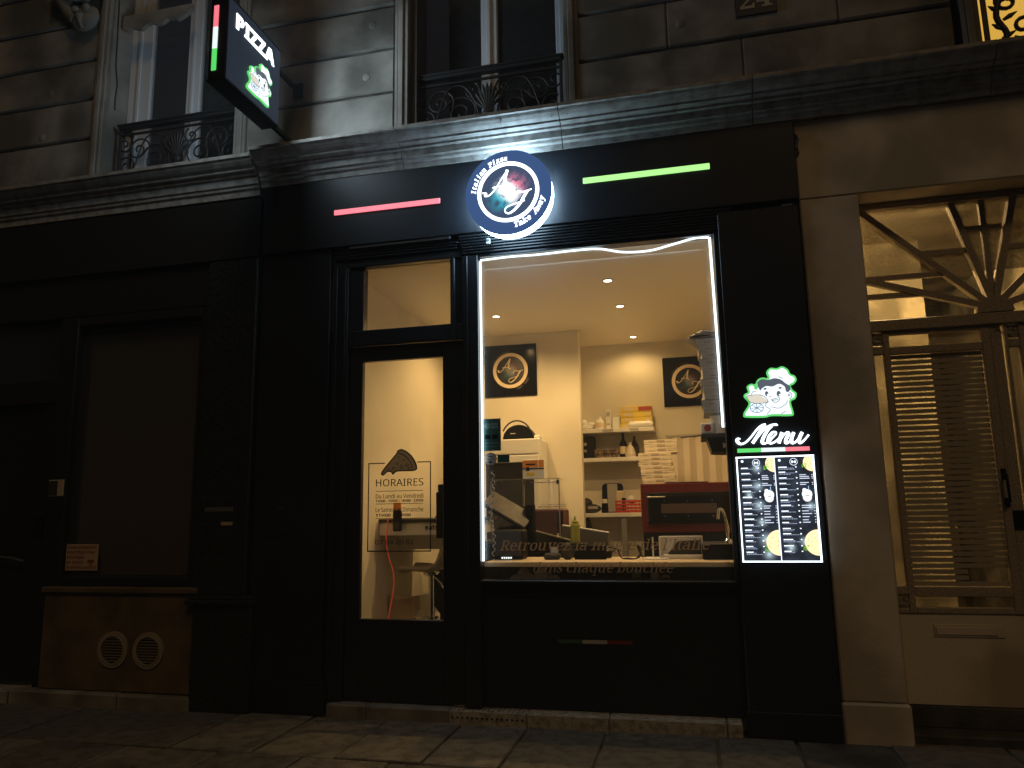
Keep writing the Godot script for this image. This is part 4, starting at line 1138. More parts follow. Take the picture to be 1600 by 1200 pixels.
		var s := S(); stroke(s, q, at, 0.0055, 0.0105, 0.8)
		obj("stroke", s, M.letters, ml)
	var tb := thing("tricolour_light_bar", "thin glowing green, white and red bar under the Menu lettering", "light bar", Vector3(1.876, 1.793, 0.045))
	for k in 3: obj("band", S().box(-0.225 + k * 0.15, -0.075 + k * 0.15, -0.013, 0.013, 0.0, 0.010), [M.tri_glow_green, M.tri_glow_white, M.tri_glow_red][k], tb)
	var mb := thing("menu_board", "lit menu board with two dark columns of dishes in a white glowing frame", "menu board", Vector3(1.878, 1.412, 0.046))
	obj("case", S().box(-0.238, 0.238, -0.342, 0.342, 0.0, 0.022, 0.003), M.black, mb)
	var bf := S()
	bf.box(-0.242, 0.242, 0.330, 0.338, 0.0225, 0.030).box(-0.242, 0.242, -0.338, -0.330, 0.0225, 0.030)
	bf.box(-0.241, -0.2335, -0.3295, 0.3295, 0.0225, 0.030).box(0.2315, 0.241, -0.3295, 0.3295, 0.0225, 0.030)
	obj("lit_frame", bf, M.letters, mb)
	var pm := StandardMaterial3D.new()
	pm.albedo_color = Color(0.1, 0.1, 0.1); pm.roughness = 0.25; pm.emission_enabled = true; pm.emission = Color.BLACK; pm.emission_energy_multiplier = 2.0
	pm.emission_texture = menu_print()
	obj("menu_print", S().sheet(-0.233, 0.231, -0.330, 0.330, 0.0235), pm, mb)
	area("menu_glow", Vector3(1.878, 1.412, 0.10), Vector3(0, 0, 1), Vector2(0.44, 0.64), lin(0.8, 0.92, 1.0), 0.03)
func window_prints() -> void:
	# opening hours on the door pane (depths a few mm before the glass)
	var z := -0.057
	var h := thing("opening_hours_decal", "dark opening hours print HORAIRES with a pizza slice, stuck on the glass door", "decal")
	var f := S()
	f.box(-1.034, -1.026, 1.142, 1.800, z, z + 0.001).box(-0.540, -0.532, 1.142, 1.800, z, z + 0.001)
	f.box(-1.026, -0.540, 1.142, 1.151, z, z + 0.001).box(-1.026, -0.90, 1.792, 1.800, z, z + 0.001).box(-0.640, -0.540, 1.792, 1.800, z, z + 0.001)
	for y in [1.586, 1.492, 1.384]: f.box(-0.970, -0.594, y - 0.002, y + 0.002, z, z + 0.001)
	obj("border", f, M.decal, h)
	obj("heading", S().text("HORAIRES", 0.054, Vector3(-0.970, 1.648, z), sans, 0.0, 0.0, 1.0, 0.002, 0.378), M.decal, h)
	for l in [["Du Lundi au Vendredi", 0.032, 1.548, 0.378], ["11H00 - 15H00 / 18H00 - 23H00", 0.019, 1.513, 0.378], ["Le Samedi et Dimanche", 0.032, 1.448, 0.378], ["11H00 - 23H00", 0.021, 1.408, 0.28], ["07 64 20 82", 0.034, 1.211, 0.30]]:
		obj("lettering", S().text(l[0], l[1], Vector3(-0.970, l[2], z), sans if l[1] > 0.03 else sansb, 0.0, 0.0, 1.0, 0.0015, l[3]), M.decal, h)
	var crust := PackedVector2Array()
	for p in smooth([Vector2(-0.795, 1.885), Vector2(-0.760, 1.892), Vector2(-0.700, 1.855), Vector2(-0.660, 1.80), Vector2(-0.646, 1.752), Vector2(-0.660, 1.738), Vector2(-0.700, 1.735), Vector2(-0.80, 1.735), Vector2(-0.835, 1.712), Vector2(-0.845, 1.73), Vector2(-0.880, 1.733), Vector2(-0.912, 1.708), Vector2(-0.925, 1.722), Vector2(-0.885, 1.775), Vector2(-0.835, 1.83), Vector2(-0.805, 1.862)], 3): crust.append(p)
	var rim_pts := []
	for p in crust: rim_pts.append(Vector3(p.x, p.y, z))
	rim_pts.append(rim_pts[0])
	var sl := obj("pizza_slice", S().tube(rim_pts, 0.0058, 5, 0.2), M.decal, h)
	obj("filling", S().prism(crust, z - 0.0012, z - 0.0006), M.decal_grey, sl)
	var tp := S()
	for p in [[-0.80, 1.79, 0.011], [-0.765, 1.765, 0.014], [-0.72, 1.775, 0.013], [-0.75, 1.815, 0.009], [-0.705, 1.752, 0.010], [-0.83, 1.757, 0.011], [-0.785, 1.835, 0.008], [-0.87, 1.748, 0.007]]:
		tp.ring(Vector2(p[0], p[1]), p[2] * 0.6, p[2], z + 0.0014, z + 0.002, 14)
	var arc := []
	for p in smooth([Vector2(-0.786, 1.868), Vector2(-0.735, 1.845), Vector2(-0.695, 1.80), Vector2(-0.678, 1.752)], 4): arc.append(Vector3(p.x, p.y, z + 0.0015))
	tp.tube(arc, 0.004, 5, 0.3)
	obj("toppings", tp, M.decal, sl)
	# slogan across the big pane
	var zz := -0.044
	var s := thing("slogan_decal", "faint grey slanted slogan printed along the bottom of the shop window in two lines", "decal")
	obj("lettering", S().text("Retrouvez la magie de l'Italie", 0.072, Vector3(-0.01, 1.182, zz), serif, 0.30, 0.0, 1.0, 0.001, 1.44), M.slogan, s)
	obj("lettering", S().text("dans chaque bouchée", 0.068, Vector3(0.225, 1.030, zz), serif, 0.30, 0.0, 1.0, 0.001, 0.96), M.slogan, s)
	var st := thing("payment_sticker", "square dark teal payment sticker at the left edge of the shop window", "sticker", Vector3(-0.060, 1.976, zz))
	obj("sheet", S().box(-0.066, 0.070, -0.118, 0.118, -0.001, 0.001), M.teal, st)
	obj("emblem", S().prism(circle(-0.03, 0.066, 0.023), 0.0012, 0.002), M.teal_pale, st)
	for e in [[-0.004, 0.052, 0.068, 0.086], [-0.004, 0.052, 0.046, 0.064]]: obj("emblem_bar", S().box(e[0], e[1], e[2], e[3], 0.0012, 0.002), M.teal_pale, st)
	for y in [-0.062, -0.088]: obj("ruled_line", S().box(-0.05, 0.055, y, y + 0.004, 0.0012, 0.002), M.teal_pale, st)
	for x in [-0.05, 0.004]: obj("print", S().box(x, x + 0.041, -0.03, 0.0, 0.0012, 0.002), M.black, st)
	var rs := thing("round_sticker", "round grey sticker below the teal one on the shop window", "sticker", Vector3(-0.068, 1.800, zz))
	obj("sheet", S().ring(Vector2.ZERO, 0.0, 0.046, -0.001, 0.001, 32), M.card_grey, rs)
	obj("print", S().ring(Vector2.ZERO, 0.040, 0.042, 0.0012, 0.0018, 32).box(-0.02, 0.02, 0.016, 0.022, 0.0012, 0.0018).box(-0.03, 0.03, -0.003, 0.001, 0.0012, 0.0018).box(-0.018, 0.012, -0.030, -0.016, 0.0012, 0.0018), M.dark_grey, rs)
	var ls := obj("label_sticker", S().box(-0.018, 0.072, 1.772, 1.828, zz - 0.001, zz + 0.001), M.teal)
	tag(ls, "plain dark oblong sticker on the shop window, beside the round grey one", "sticker")

func bar_side() -> void:
	var l := thing("bar_ledge", "white wall ledge for standing customers, seen through the glass door", "counter")
	obj("top", S().box(-1.228, -0.42, 1.346, 1.372, -1.55, -0.70, 0.004), M.dark_grey, l)
	obj("board", S().box(-1.228, -0.45, 1.236, 1.344, -1.52, -0.72, 0.004), M.white, l)
	obj("bracket", S().box(-1.226, -0.60, 1.10, 1.234, -1.20, -1.16, 0.004), M.white, l)
	obj("lettering", S().text("eats", 0.040, Vector3(-0.765, 1.300, -0.7185), sansb), M.black, l)
	var t := thing("order_terminal", "upright black card terminal with an orange lit top on the white ledge", "card terminal", Vector3(-1.05, 1.372, -0.80))
	obj("body", S().box(-0.035, 0.035, -0.10, 0.075, 0.10, 0.14, 0.008), M.black, t)
	obj("screen", S().box(-0.032, 0.032, 0.0755, 0.135, 0.105, 0.135, 0.004), M.orange, t)
	obj("keypad", S().box(-0.026, 0.026, -0.085, -0.03, 0.1405, 0.145, 0.002), M.dark_grey, t)
	var cl := thing("cable_clutter", "tangle of black cables and a small black camera on the far end of the ledge", "cables", Vector3(-0.66, 1.372, -0.95))
	for k in 4:
		var q := []
		for p in smooth([Vector2(-0.12 + k * 0.03, 0.005), Vector2(-0.05, 0.06 + k * 0.02), Vector2(0.02 + k * 0.02, 0.02), Vector2(0.07, 0.045), Vector2(0.13, 0.006)], 5): q.append(Vector3(p.x, p.y, 0.1 - k * 0.03))
		obj("cable", S().tube(q, 0.005, 5), M.black, cl)
	obj("camera", S().box(-0.10, -0.06, 0.085, 0.125, 0.08, 0.12, 0.008).cyl(Vector3(-0.08, 0.0, 0.1), Vector3(-0.08, 0.09, 0.1), 0.006, 0.006), M.black, cl)
	var rc := []
	for p in smooth([Vector3(-1.135, 1.380, -0.69), Vector3(-1.150, 1.25, -0.69), Vector3(-1.155, 1.15, -0.71), Vector3(-1.135, 1.05, -0.72), Vector3(-1.105, 0.95, -0.73), Vector3(-1.10, 0.84, -0.74), Vector3(-1.125, 0.70, -0.75), Vector3(-1.16, 0.56, -0.77), Vector3(-1.17, 0.40, -0.79), Vector3(-1.16, 0.105, -0.80)], 5): rc.append(p)
	tag(obj("charging_cord", S().tube(rc, 0.0055, 6), M.red_cord), "glowing red charging cord hanging down from the white ledge", "cord")
	# stool
	var s := thing("bar_stool", "bar stool with a pale moulded seat on a chrome column", "stool", Vector3(-0.80, 0.10, -0.82))
	var prof := []
	for p in smooth([Vector2(-0.225, 0.845), Vector2(-0.20, 0.862), Vector2(-0.10, 0.858), Vector2(-0.02, 0.852), Vector2(0.05, 0.868), Vector2(0.095, 0.92), Vector2(0.125, 1.00), Vector2(0.165, 1.13), Vector2(0.185, 1.18)], 4): prof.append(p)
	var seat := S()
	for i in prof.size() - 1:
		for j in 10:
			var za := -0.19 + j * 0.038; var zb := za + 0.038
			var q := []
			for e in [[i, za], [i + 1, za], [i + 1, zb], [i, zb]]:
				var p: Vector2 = prof[e[0]]
				var t2: float = e[1] / 0.19
				var w := 1.0 - 0.25 * pow(float(e[0]) / prof.size(), 3)
				q.append(Vector3(p.x, p.y + 0.035 * t2 * t2 * (1.0 if e[0] < 18 else 0.2), e[1] * w))
			seat.quad(q[0], q[1], q[2], q[3])
			var dn := Vector3(0.008, -0.022, 0)
			seat.quad(q[0] + dn, q[1] + dn, q[2] + dn, q[3] + dn)
			if j == 9: seat.quad(q[2], q[3], q[3] + dn, q[2] + dn)
			if j == 0: seat.quad(q[0], q[1], q[1] + dn, q[0] + dn)
			if i == 0: seat.quad(q[0], q[3], q[3] + dn, q[0] + dn)
			if i == prof.size() - 2: seat.quad(q[1], q[2], q[2] + dn, q[1] + dn)
	obj("seat", seat, mat("seat_shell", lin(0.42, 0.36, 0.28), 0.4), s)
	obj("column", S().lathe([Vector2(0.0, 0.0), Vector2(0.215, 0.0), Vector2(0.215, 0.012), Vector2(0.12, 0.03), Vector2(0.04, 0.05), Vector2(0.032, 0.08), Vector2(0.032, 0.48), Vector2(0.024, 0.485), Vector2(0.024, 0.80), Vector2(0.07, 0.815), Vector2(0.07, 0.83), Vector2(0, 0.832)], 24), M.chrome, s)
	var ft := []
	for k in 17:
		var a := PI * (0.5 + k / 16.0)
		ft.append(Vector3(cos(a) * 0.17 , 0.45, sin(a) * 0.14))
	obj("footrest", S().tube([Vector3(0.0, 0.45, 0.03)] + ft + [Vector3(0.0, 0.45, -0.03)], 0.011, 7), M.chrome, s)
	obj("lever", S().tube([Vector3(0.03, 0.80, 0.02), Vector3(0.10, 0.75, 0.06), Vector3(0.14, 0.70, 0.08)], 0.006, 5), M.chrome, s)
	var cab := thing("black_cabinet", "low black cabinet on the shop floor behind the bar stool", "cabinet", Vector3(-0.70, 0.10, -1.75))
	obj("body", S().box(-0.34, 0.34, 0.0, 0.80, -0.25, 0.25, 0.006), M.black, cab)
	obj("cabinet_door", S().box(-0.31, 0.31, 0.04, 0.76, 0.2505, 0.262, 0.004), M.black_gloss, cab)
	var bg := thing("paper_bag", "tall folded brown paper bag standing against the wall under the ledge", "paper bag", Vector3(-1.10, 0.10, -0.98))
	obj("bag", S().prism(PackedVector2Array([Vector2(-0.12, 0), Vector2(0.12, 0), Vector2(0.11, 0.62), Vector2(0.0, 0.60), Vector2(-0.11, 0.63)]), -0.07, 0.07), M.kraft, bg)
	var bg2 := thing("paper_bag", "pale paper bag with a pinched top, beside the taller brown bag", "paper bag", Vector3(-0.90, 0.10, -1.02))
	obj("bag", S().prism(PackedVector2Array([Vector2(-0.10, 0), Vector2(0.10, 0), Vector2(0.085, 0.46), Vector2(0.03, 0.53), Vector2(-0.02, 0.47), Vector2(-0.09, 0.50)]), -0.06, 0.06), M.card, bg2)

func counter_things() -> void:
	var c := thing("window_counter", "long pale counter just inside the shop window", "counter")
	obj("top", S().box(-0.138, 1.94, 1.030, 1.066, -0.62, -0.085, 0.004), M.cream, c)
	obj("shelf", S().box(-0.138, 1.94, 0.80, 0.82, -0.62, -0.14), M.dark_grey, c)
	obj("back_board", S().box(-0.138, 1.94, 0.10, 1.028, -0.64, -0.62), M.dark_grey, c)
	var bx := thing("black_speaker", "square black box with five tiny lit dots at the left end of the counter", "speaker", Vector3(-0.012, 1.066, -0.40))
	obj("case", S().box(-0.112, 0.108, 0.0, 0.215, -0.09, 0.09, 0.008), M.black, bx)
	obj("front", S().box(-0.104, 0.100, 0.03, 0.208, 0.0905, 0.095, 0.003), M.dark_grey, bx)
	for k in 5: obj("light", S().box(-0.054 + k * 0.017, -0.043 + k * 0.017, 0.008, 0.020, 0.0905, 0.093), M.led_dot, bx)
	# till screen, tilted, on a drum stand
	var t := thing("till_screen", "tilted wooden-backed till screen on a black drum stand", "till", Vector3(-0.02, 1.066, -0.95))
	var sc := S(); sc.T = Transform3D(Basis(Vector3.BACK, -0.53) * Basis(Vector3.RIGHT, 0.75), Vector3(-0.125, 0.385, 0.02))
	obj("screen", sc.box(-0.205, 0.205, -0.010, 0.010, -0.06, 0.115, 0.006), M.wood, t)
	var se := S(); se.T = sc.T
	obj("bezel", se.box(-0.22, 0.22, -0.014, 0.014, 0.121, 0.129, 0.003), M.black, t)
	obj("stand", S().lathe([Vector2(0.0, 0.0), Vector2(0.10, 0.0), Vector2(0.10, 0.012), Vector2(0.047, 0.02), Vector2(0.045, 0.40), Vector2(0, 0.402)], 20, Vector3(0.04, 0, 0)), M.black_gloss, t)
	var kb := thing("till_keyboard", "row of pale slanted keys lying in front of the granite panel", "keyboard", Vector3(0.60, 1.118, -0.52))
	obj("base", S().box(-0.11, 0.13, -0.052, 0.0, -0.05, 0.05, 0.004), M.black, kb)
	for k in 4:
		var ks := S(); ks.T = Transform3D(Basis(Vector3.RIGHT, -0.5), Vector3(-0.085 + k * 0.058, 0.012, 0.02))
		obj("key", ks.prism(PackedVector2Array([Vector2(-0.020, -0.018), Vector2(0.020, -0.018), Vector2(0.032, 0.022), Vector2(-0.006, 0.022)]), 0.0, 0.006), M.white, kb)
	var cc := []
	for k in 90:
		var t3 := k / 89.0
		cc.append(Vector3(-0.095 + 0.010 * cos(k * 0.9) + 0.012 * sin(t3 * 9.0), 1.10 + t3 * 0.62, -0.17 + 0.010 * sin(k * 0.9)))
	tag(obj("coiled_cord", S().tube(cc, 0.0045, 5), M.grey), "thin grey coiled cord hanging just inside the window beside the left light strip", "cord")
	var db := thing("till_printer", "bulky black till printer under the tilted screen", "printer", Vector3(-0.13, 1.066, -0.98))
	obj("housing", S().box(-0.12, 0.11, 0.0, 0.24, -0.10, 0.10, 0.015), M.black, db)
	obj("printer_slot", S().box(-0.07, 0.06, 0.14, 0.15, 0.1005, 0.103), M.dark_grey, db)
	obj("receipt", S().box(-0.05, 0.04, 0.15, 0.20, 0.1005, 0.1015), M.card_grey, db)
	var cu := thing("steel_pots", "row of small steel pots on the preparation counter under the glass guard", "pots", Vector3(0.06, 1.162, -1.37))
	for k in 3: obj("pot", S().lathe([Vector2(0, 0), Vector2(0.036, 0), Vector2(0.042, 0.055), Vector2(0.045, 0.058), Vector2(0.040, 0.056), Vector2(0.034, 0.004)], 16, Vector3(-0.10 + k * 0.095, 0, 0)), M.chrome, cu)
	var n2 := thing("till_side_panel", "black slanted panel with a bright steel edge running behind the counter", "panel")
	bar_3d(n2, Vector3(-0.16, 1.27, -1.45), Vector3(0.47, 1.168, -0.62), 0.16, 0.02)
	var gp := thing("granite_panel", "small speckled stone panel with a white top edge behind the sauce bottle", "panel")
	var A := Vector3(0.222, 1.285, -1.30); var B := Vector3(0.665, 1.232, -0.90)
	var q := S()
	var th := Vector3(0.02, 0, -0.02)
	var dn := Vector3(0, -0.12, 0)
	q.quad(A, B, B + dn, A + dn); q.quad(A + th, B + th, B + th + dn, A + th + dn); q.quad(A, A + th, A + th + dn, A + dn); q.quad(B, B + th, B + th + dn, B + dn); q.quad(A + dn, B + dn, B + th + dn, A + th + dn)
	obj("slab", q, M.granite, gp)
	obj("edge", S().tube([A + th * 0.5 + Vector3(0, 0.004, 0), B + th * 0.5 + Vector3(0, 0.004, 0)], 0.009, 6), M.white, gp)
	for k in 4: obj("support", S().box(0.24 + k * 0.12, 0.27 + k * 0.12, 1.066, 1.17 - k * 0.012, -1.28 + k * 0.10, -1.26 + k * 0.10), M.dark_grey, gp)
	var cd := thing("cash_drawer", "flat black cash drawer on the counter under the sauce bottle", "cash drawer", Vector3(0.44, 1.066, -0.62))
	obj("case", S().box(-0.10, 0.10, 0.0, 0.105, -0.07, 0.09, 0.006), M.black, cd)
	obj("front", S().box(-0.09, 0.09, 0.012, 0.09, 0.0905, 0.096, 0.003), M.dark_grey, cd)
	var sb := thing("sauce_bottle", "yellow-green squeeze bottle with a pointed nozzle", "bottle", Vector3(0.450, 1.171, -0.60))
	obj("bottle", S().lathe([Vector2(0, 0), Vector2(0.034, 0.0), Vector2(0.037, 0.01), Vector2(0.035, 0.075), Vector2(0.037, 0.135), Vector2(0.031, 0.148), Vector2(0.0, 0.151)], 18), M.sauce, sb)
	obj("nozzle", S().lathe([Vector2(0.026, 0.151), Vector2(0.026, 0.165), Vector2(0.012, 0.170), Vector2(0.004, 0.205), Vector2(0, 0.206)], 14), M.sauce, sb)
	var cr := thing("card_reader", "small dark card reader with a pale paper slip on the counter", "card reader", Vector3(0.315, 1.066, -0.34))
	obj("body", S().box(-0.058, 0.058, 0.0, 0.045, -0.05, 0.05, 0.012), M.dark_grey, cr)
	obj("paper", S().box(-0.020, 0.040, 0.046, 0.088, -0.03, -0.026), M.white, cr)
	var pk := thing("wrapped_pack", "crumpled dark plastic packet beside the card reader", "packet", Vector3(0.430, 1.066, -0.33))
	var cp := S()
	cp.ball(Vector3(0, 0.045, 0), Vector3(0.045, 0.05, 0.035), 12, 8).ball(Vector3(0.006, 0.088, 0.005), Vector3(0.026, 0.022, 0.02), 9, 6).ball(Vector3(-0.015, 0.095, 0), Vector3(0.018, 0.014, 0.016), 8, 5)
	obj("packet", cp, M.dark_grey, pk)
	var tb := thing("order_tablet", "black tablet seen from behind, leaning on the counter", "tablet", Vector3(0.60, 1.066, -0.32))
	var ts := S(); ts.T = Transform3D(Basis(Vector3.RIGHT, -0.25), Vector3.ZERO)
	obj("case", ts.box(-0.118, 0.118, 0.0, 0.105, -0.006, 0.006, 0.005), M.black, tb)
	obj("stand", S().box(-0.03, 0.03, 0.0, 0.08, -0.06, -0.03, 0.004), M.black, tb)
	var cb := thing("black_cable", "loop of black cable lying on the counter beside the tablet", "cable")
	for k in 2:
		var w := []
		for p in smooth([Vector3(0.72, 1.15 - k * 0.07, -0.36), Vector3(0.79, 1.14, -0.34), Vector3(0.82, 1.08, -0.33), Vector3(0.87, 1.072, -0.30 - k * 0.08), Vector3(0.93, 1.073, -0.34), Vector3(0.96, 1.10 + k * 0.03, -0.40), Vector3(0.93, 1.16, -0.44), Vector3(0.96, 1.09, -0.38), Vector3(1.0, 1.072, -0.40)], 5): w.append(p)
		obj("cable", S().tube(w, 0.005, 5), M.black, cb)
	var ph := thing("paper_roll_stand", "thin steel rod on a flat round base, an empty paper roll stand", "stand", Vector3(1.065, 1.066, -0.36))
	obj("base", S().lathe([Vector2(0, 0), Vector2(0.098, 0), Vector2(0.098, 0.007), Vector2(0.09, 0.011), Vector2(0, 0.012)], 28), M.white, ph)
	obj("rod", S().cyl(Vector3(-0.018, 0.01, 0), Vector3(-0.018, 0.155, 0), 0.006, 0.006, 10), M.white, ph)
	var tu := thing("white_tub", "white tub with a dark slanted lid beside the sink", "tub", Vector3(1.235, 1.066, -0.44))
	obj("tub", S().box(-0.145, 0.165, 0.0, 0.155, -0.10, -0.085, 0.004).box(-0.145, -0.135, 0.0, 0.155, -0.085, 0.09, 0.003).box(-0.145, 0.165, 0.0, 0.028, -0.085, 0.09, 0.003), M.white, tu)
	var lid := S(); lid.T = Transform3D(Basis.IDENTITY, Vector3(0.02, 0.03, 0.0))
	obj("lid", lid.prism(PackedVector2Array([Vector2(-0.11, 0.0), Vector2(0.13, 0.0), Vector2(0.13, 0.10), Vector2(-0.03, 0.095)]), 0.04, 0.055), M.dark_grey, tu)
	var sk := thing("sink_basin", "black raised sink basin at the right end of the counter", "sink", Vector3(1.505, 1.066, -0.40))
	obj("basin", S().box(-0.115, 0.115, 0.0, 0.104, -0.12, 0.12, 0.008), M.black, sk)
	obj("rim", S().box(-0.22, 0.12, 0.105, 0.112, -0.125, -0.10, 0.002).box(-0.118, 0.118, 0.1045, 0.110, 0.10, 0.122, 0.002), M.steel, sk)
	var fa := thing("kitchen_tap", "tall curved chrome tap rising behind the black sink", "tap", Vector3(1.570, 1.178, -0.33))
	var g := []
	for p in smooth([Vector3(0, 0, 0), Vector3(-0.006, 0.12, 0), Vector3(-0.018, 0.205, 0.0), Vector3(-0.035, 0.235, 0.01), Vector3(-0.052, 0.222, 0.02), Vector3(-0.060, 0.165, 0.025)], 6): g.append(p)
	obj("spout", S().tube(g, 0.0095, 10), M.chrome, fa)
	obj("base", S().lathe([Vector2(0, -0.002), Vector2(0.026, -0.002), Vector2(0.024, 0.02), Vector2(0.013, 0.03), Vector2(0, 0.032)], 16), M.chrome, fa)
	obj("lever", S().tube([Vector3(0.0, 0.03, 0.0), Vector3(0.008, 0.10, 0.018), Vector3(-0.01, 0.19, 0.02)], 0.006, 7), M.chrome, fa)
	# things under the counter
	var pb := thing("plastic_bag", "crumpled clear plastic bag on the shelf under the counter", "bag", Vector3(0.20, 0.82, -0.24))
	var b := S()
	for k in 7: b.ball(Vector3(-0.13 + k * 0.045, 0.10 + 0.03 * sin(k * 2.1), 0.02 * cos(k * 3.0)), Vector3(0.055, 0.05 + 0.02 * (k % 3), 0.05), 9, 6)
	obj("bag", b, M.film, pb)
	for k in 3:
		var x: float = [0.93, 1.06, 1.13][k]
		var gd := thing("supply_packet", ["slim pale packet under the counter", "round pale packet under the counter below the roll stand", "red and white packet under the counter"][k], "packet", Vector3(x, 0.82, -0.24), "packets under the counter")
		obj("packet", S().box(-0.03, 0.03, 0.0, 0.185 - k * 0.02, -0.02, 0.02, 0.008), [M.card_grey, M.white, M.card][k], gd)
		obj("print", S().box(-0.022, 0.022, 0.07, 0.13, 0.0205, 0.022), [M.dark_grey, M.cream, M.red_print][k], gd)

func bar_3d(parent: Node3D, a: Vector3, b: Vector3, drop: float, thick: float) -> void:
	var side := (b - a).cross(Vector3.UP).normalized() * thick
	var d := Vector3(0, -drop, 0)
	var s := S()
	s.quad(a, b, b + d, a + d); s.quad(a + side, b + side, b + side + d, a + side + d); s.quad(a, b, b + side, a + side, Vector3.UP); s.quad(b, b + side, b + side + d, b + d); s.quad(a, a + side, a + side + d, a + d)
	obj("panel", s, M.black, parent)
	obj("edge", S().tube([a + Vector3(0, 0.005, 0), b + Vector3(0, 0.005, 0)], 0.007, 6), M.steel, parent)

func back_things() -> void:
	# fridge and what stands on and before it
	var f := thing("display_fridge", "tall white upright fridge with a dark glass door against the back wall", "fridge", Vector3(-0.44, 0.10, -2.37))
	obj("cabinet", S().box(-0.31, 0.31, 0.0, 2.04, -0.22, 0.20, 0.008), M.white, f)
	obj("header", S().box(-0.306, 0.302, 1.885, 2.036, 0.201, 0.232, 0.008), M.white, f)
	obj("door_frame", S().box(-0.306, 0.302, 1.80, 1.872, 0.201, 0.235, 0.006).box(-0.306, -0.25, 0.12, 1.80, 0.201, 0.235, 0.006).box(0.25, 0.302, 0.12, 1.80, 0.201, 0.235, 0.006).box(-0.25, 0.25, 0.12, 0.20, 0.201, 0.235, 0.006), M.white, f)
	obj("glass_door", S().box(-0.248, 0.248, 0.202, 1.798, 0.202, 0.222), M.glass_dark, f)
	var bs := thing("portable_speaker", "rounded black portable speaker with a carrying handle on top of the fridge", "speaker", Vector3(-0.36, 2.14, -2.28))
	var half := circle(0, 0, 0.165, 0.0, PI, 26, 0.15)
	obj("body", S().prism(half, -0.06, 0.06), M.black, bs)
	var hd := []
	for p in circle(-0.03, 0.0, 0.165, 0.6, PI - 0.5, 20, 0.20): hd.append(Vector3(p.x, p.y, 0))
	obj("handle", S().tube(hd, 0.009, 6), M.dark_grey, bs)
	obj("badge", S().box(-0.085, -0.03, 0.058, 0.066, 0.0605, 0.063), M.white, bs)
	var pp := thing("crumpled_paper", "crumpled white paper on top of the fridge beside the black speaker", "paper", Vector3(-0.175, 2.14, -2.26))
	obj("paper", S().ball(Vector3(0, 0.012, 0), Vector3(0.05, 0.032, 0.04), 9, 6).ball(Vector3(0.02, 0.022, 0.01), Vector3(0.025, 0.022, 0.025), 7, 5), M.white, pp)
	var ct := thing("prep_counter", "dark waist-high preparation counter behind the till", "counter", Vector3(-0.10, 0.10, -1.60))
	obj("body", S().box(-0.42, 0.36, 0.0, 1.03, -0.28, 0.24, 0.006), M.black, ct)
	obj("worktop", S().box(-0.43, 0.37, 1.031, 1.06, -0.29, 0.25, 0.004), M.steel, ct)
	var gc := thing("glass_display", "clear glass display guard with thin metal edges on the preparation counter", "display case", Vector3(-0.12, 1.16, -1.55))
	obj("posts", S().box(-0.02, -0.004, 0.30, 0.53, 0.145, 0.16, 0.002).box(-0.32, -0.306, 0.0, 0.53, 0.145, 0.155, 0.002).box(0.306, 0.316, 0.0, 0.53, 0.145, 0.155, 0.002), M.steel, gc)
	obj("top_glass", S().box(-0.32, 0.32, 0.531, 0.539, -0.15, 0.16), M.pane, gc)
	obj("front_glass", S().sheet(-0.305, 0.305, 0.02, 0.53, 0.15), M.pane, gc)
	obj("edge", S().box(-0.32, 0.325, 0.540, 0.545, 0.15, 0.162).box(0.05, 0.32, 0.505, 0.512, 0.145, 0.155), M.steel, gc)
	for x in [-0.21, 0.0, 0.30]: obj("clip", S().box(x - 0.008, x + 0.008, 0.49, 0.53, 0.152, 0.168, 0.003), M.dark_grey, gc)
	var rd := thing("red_appliance", "dark red countertop appliance with bright trays on top", "appliance", Vector3(0.085, 1.16, -1.58))
	obj("body", S().box(-0.135, 0.135, 0.04, 0.265, -0.15, 0.155, 0.01), M.oven_red, rd)
	obj("side_vent", S().box(0.075, 0.13, 0.06, 0.25, 0.1555, 0.162, 0.003), M.black, rd)
	obj("foot", S().box(-0.12, -0.08, 0.0, 0.04, 0.08, 0.12, 0.004).box(0.08, 0.12, 0.0, 0.04, 0.08, 0.12, 0.004), M.chrome, rd)
	for k in 3: obj("tray", S().box(-0.13 + k * 0.02, 0.12, 0.268 + k * 0.020, 0.276 + k * 0.020, -0.14, 0.13 - k * 0.03, 0.003), M.chrome, rd)
	var oc := thing("orange_carton", "white carton with an orange band standing on the glass display", "carton", Vector3(-0.045, 1.702, -1.48))
	obj("carton", S().box(-0.10, 0.10, 0.0, 0.175, -0.05, 0.05, 0.003), M.white, oc)
	obj("band", S().box(-0.098, 0.042, 0.105, 0.168, 0.0505, 0.052).box(0.052, 0.098, 0.105, 0.168, 0.0505, 0.052), M.orange, oc)
	obj("stripe", S().box(-0.098, 0.098, 0.088, 0.098, 0.0505, 0.052), M.black, oc)
	obj("emblem", S().prism(circle(-0.05, 0.09, 0.018), 0.0525, 0.0535), M.black, oc)
	obj("caption", S().box(-0.07, 0.02, 0.126, 0.138, 0.0525, 0.0535), M.black, oc)
	obj("print", S().prism(circle(-0.025, 0.045, 0.04, 0, TAU, 20, 0.016), 0.0505, 0.052), M.yellow, oc)
	# framed logo posters
	var neb := StandardMaterial3D.new()
	neb.albedo_texture = nebula(Color(0.10, 0.10, 0.11), 0.42, 29); neb.roughness = 0.35
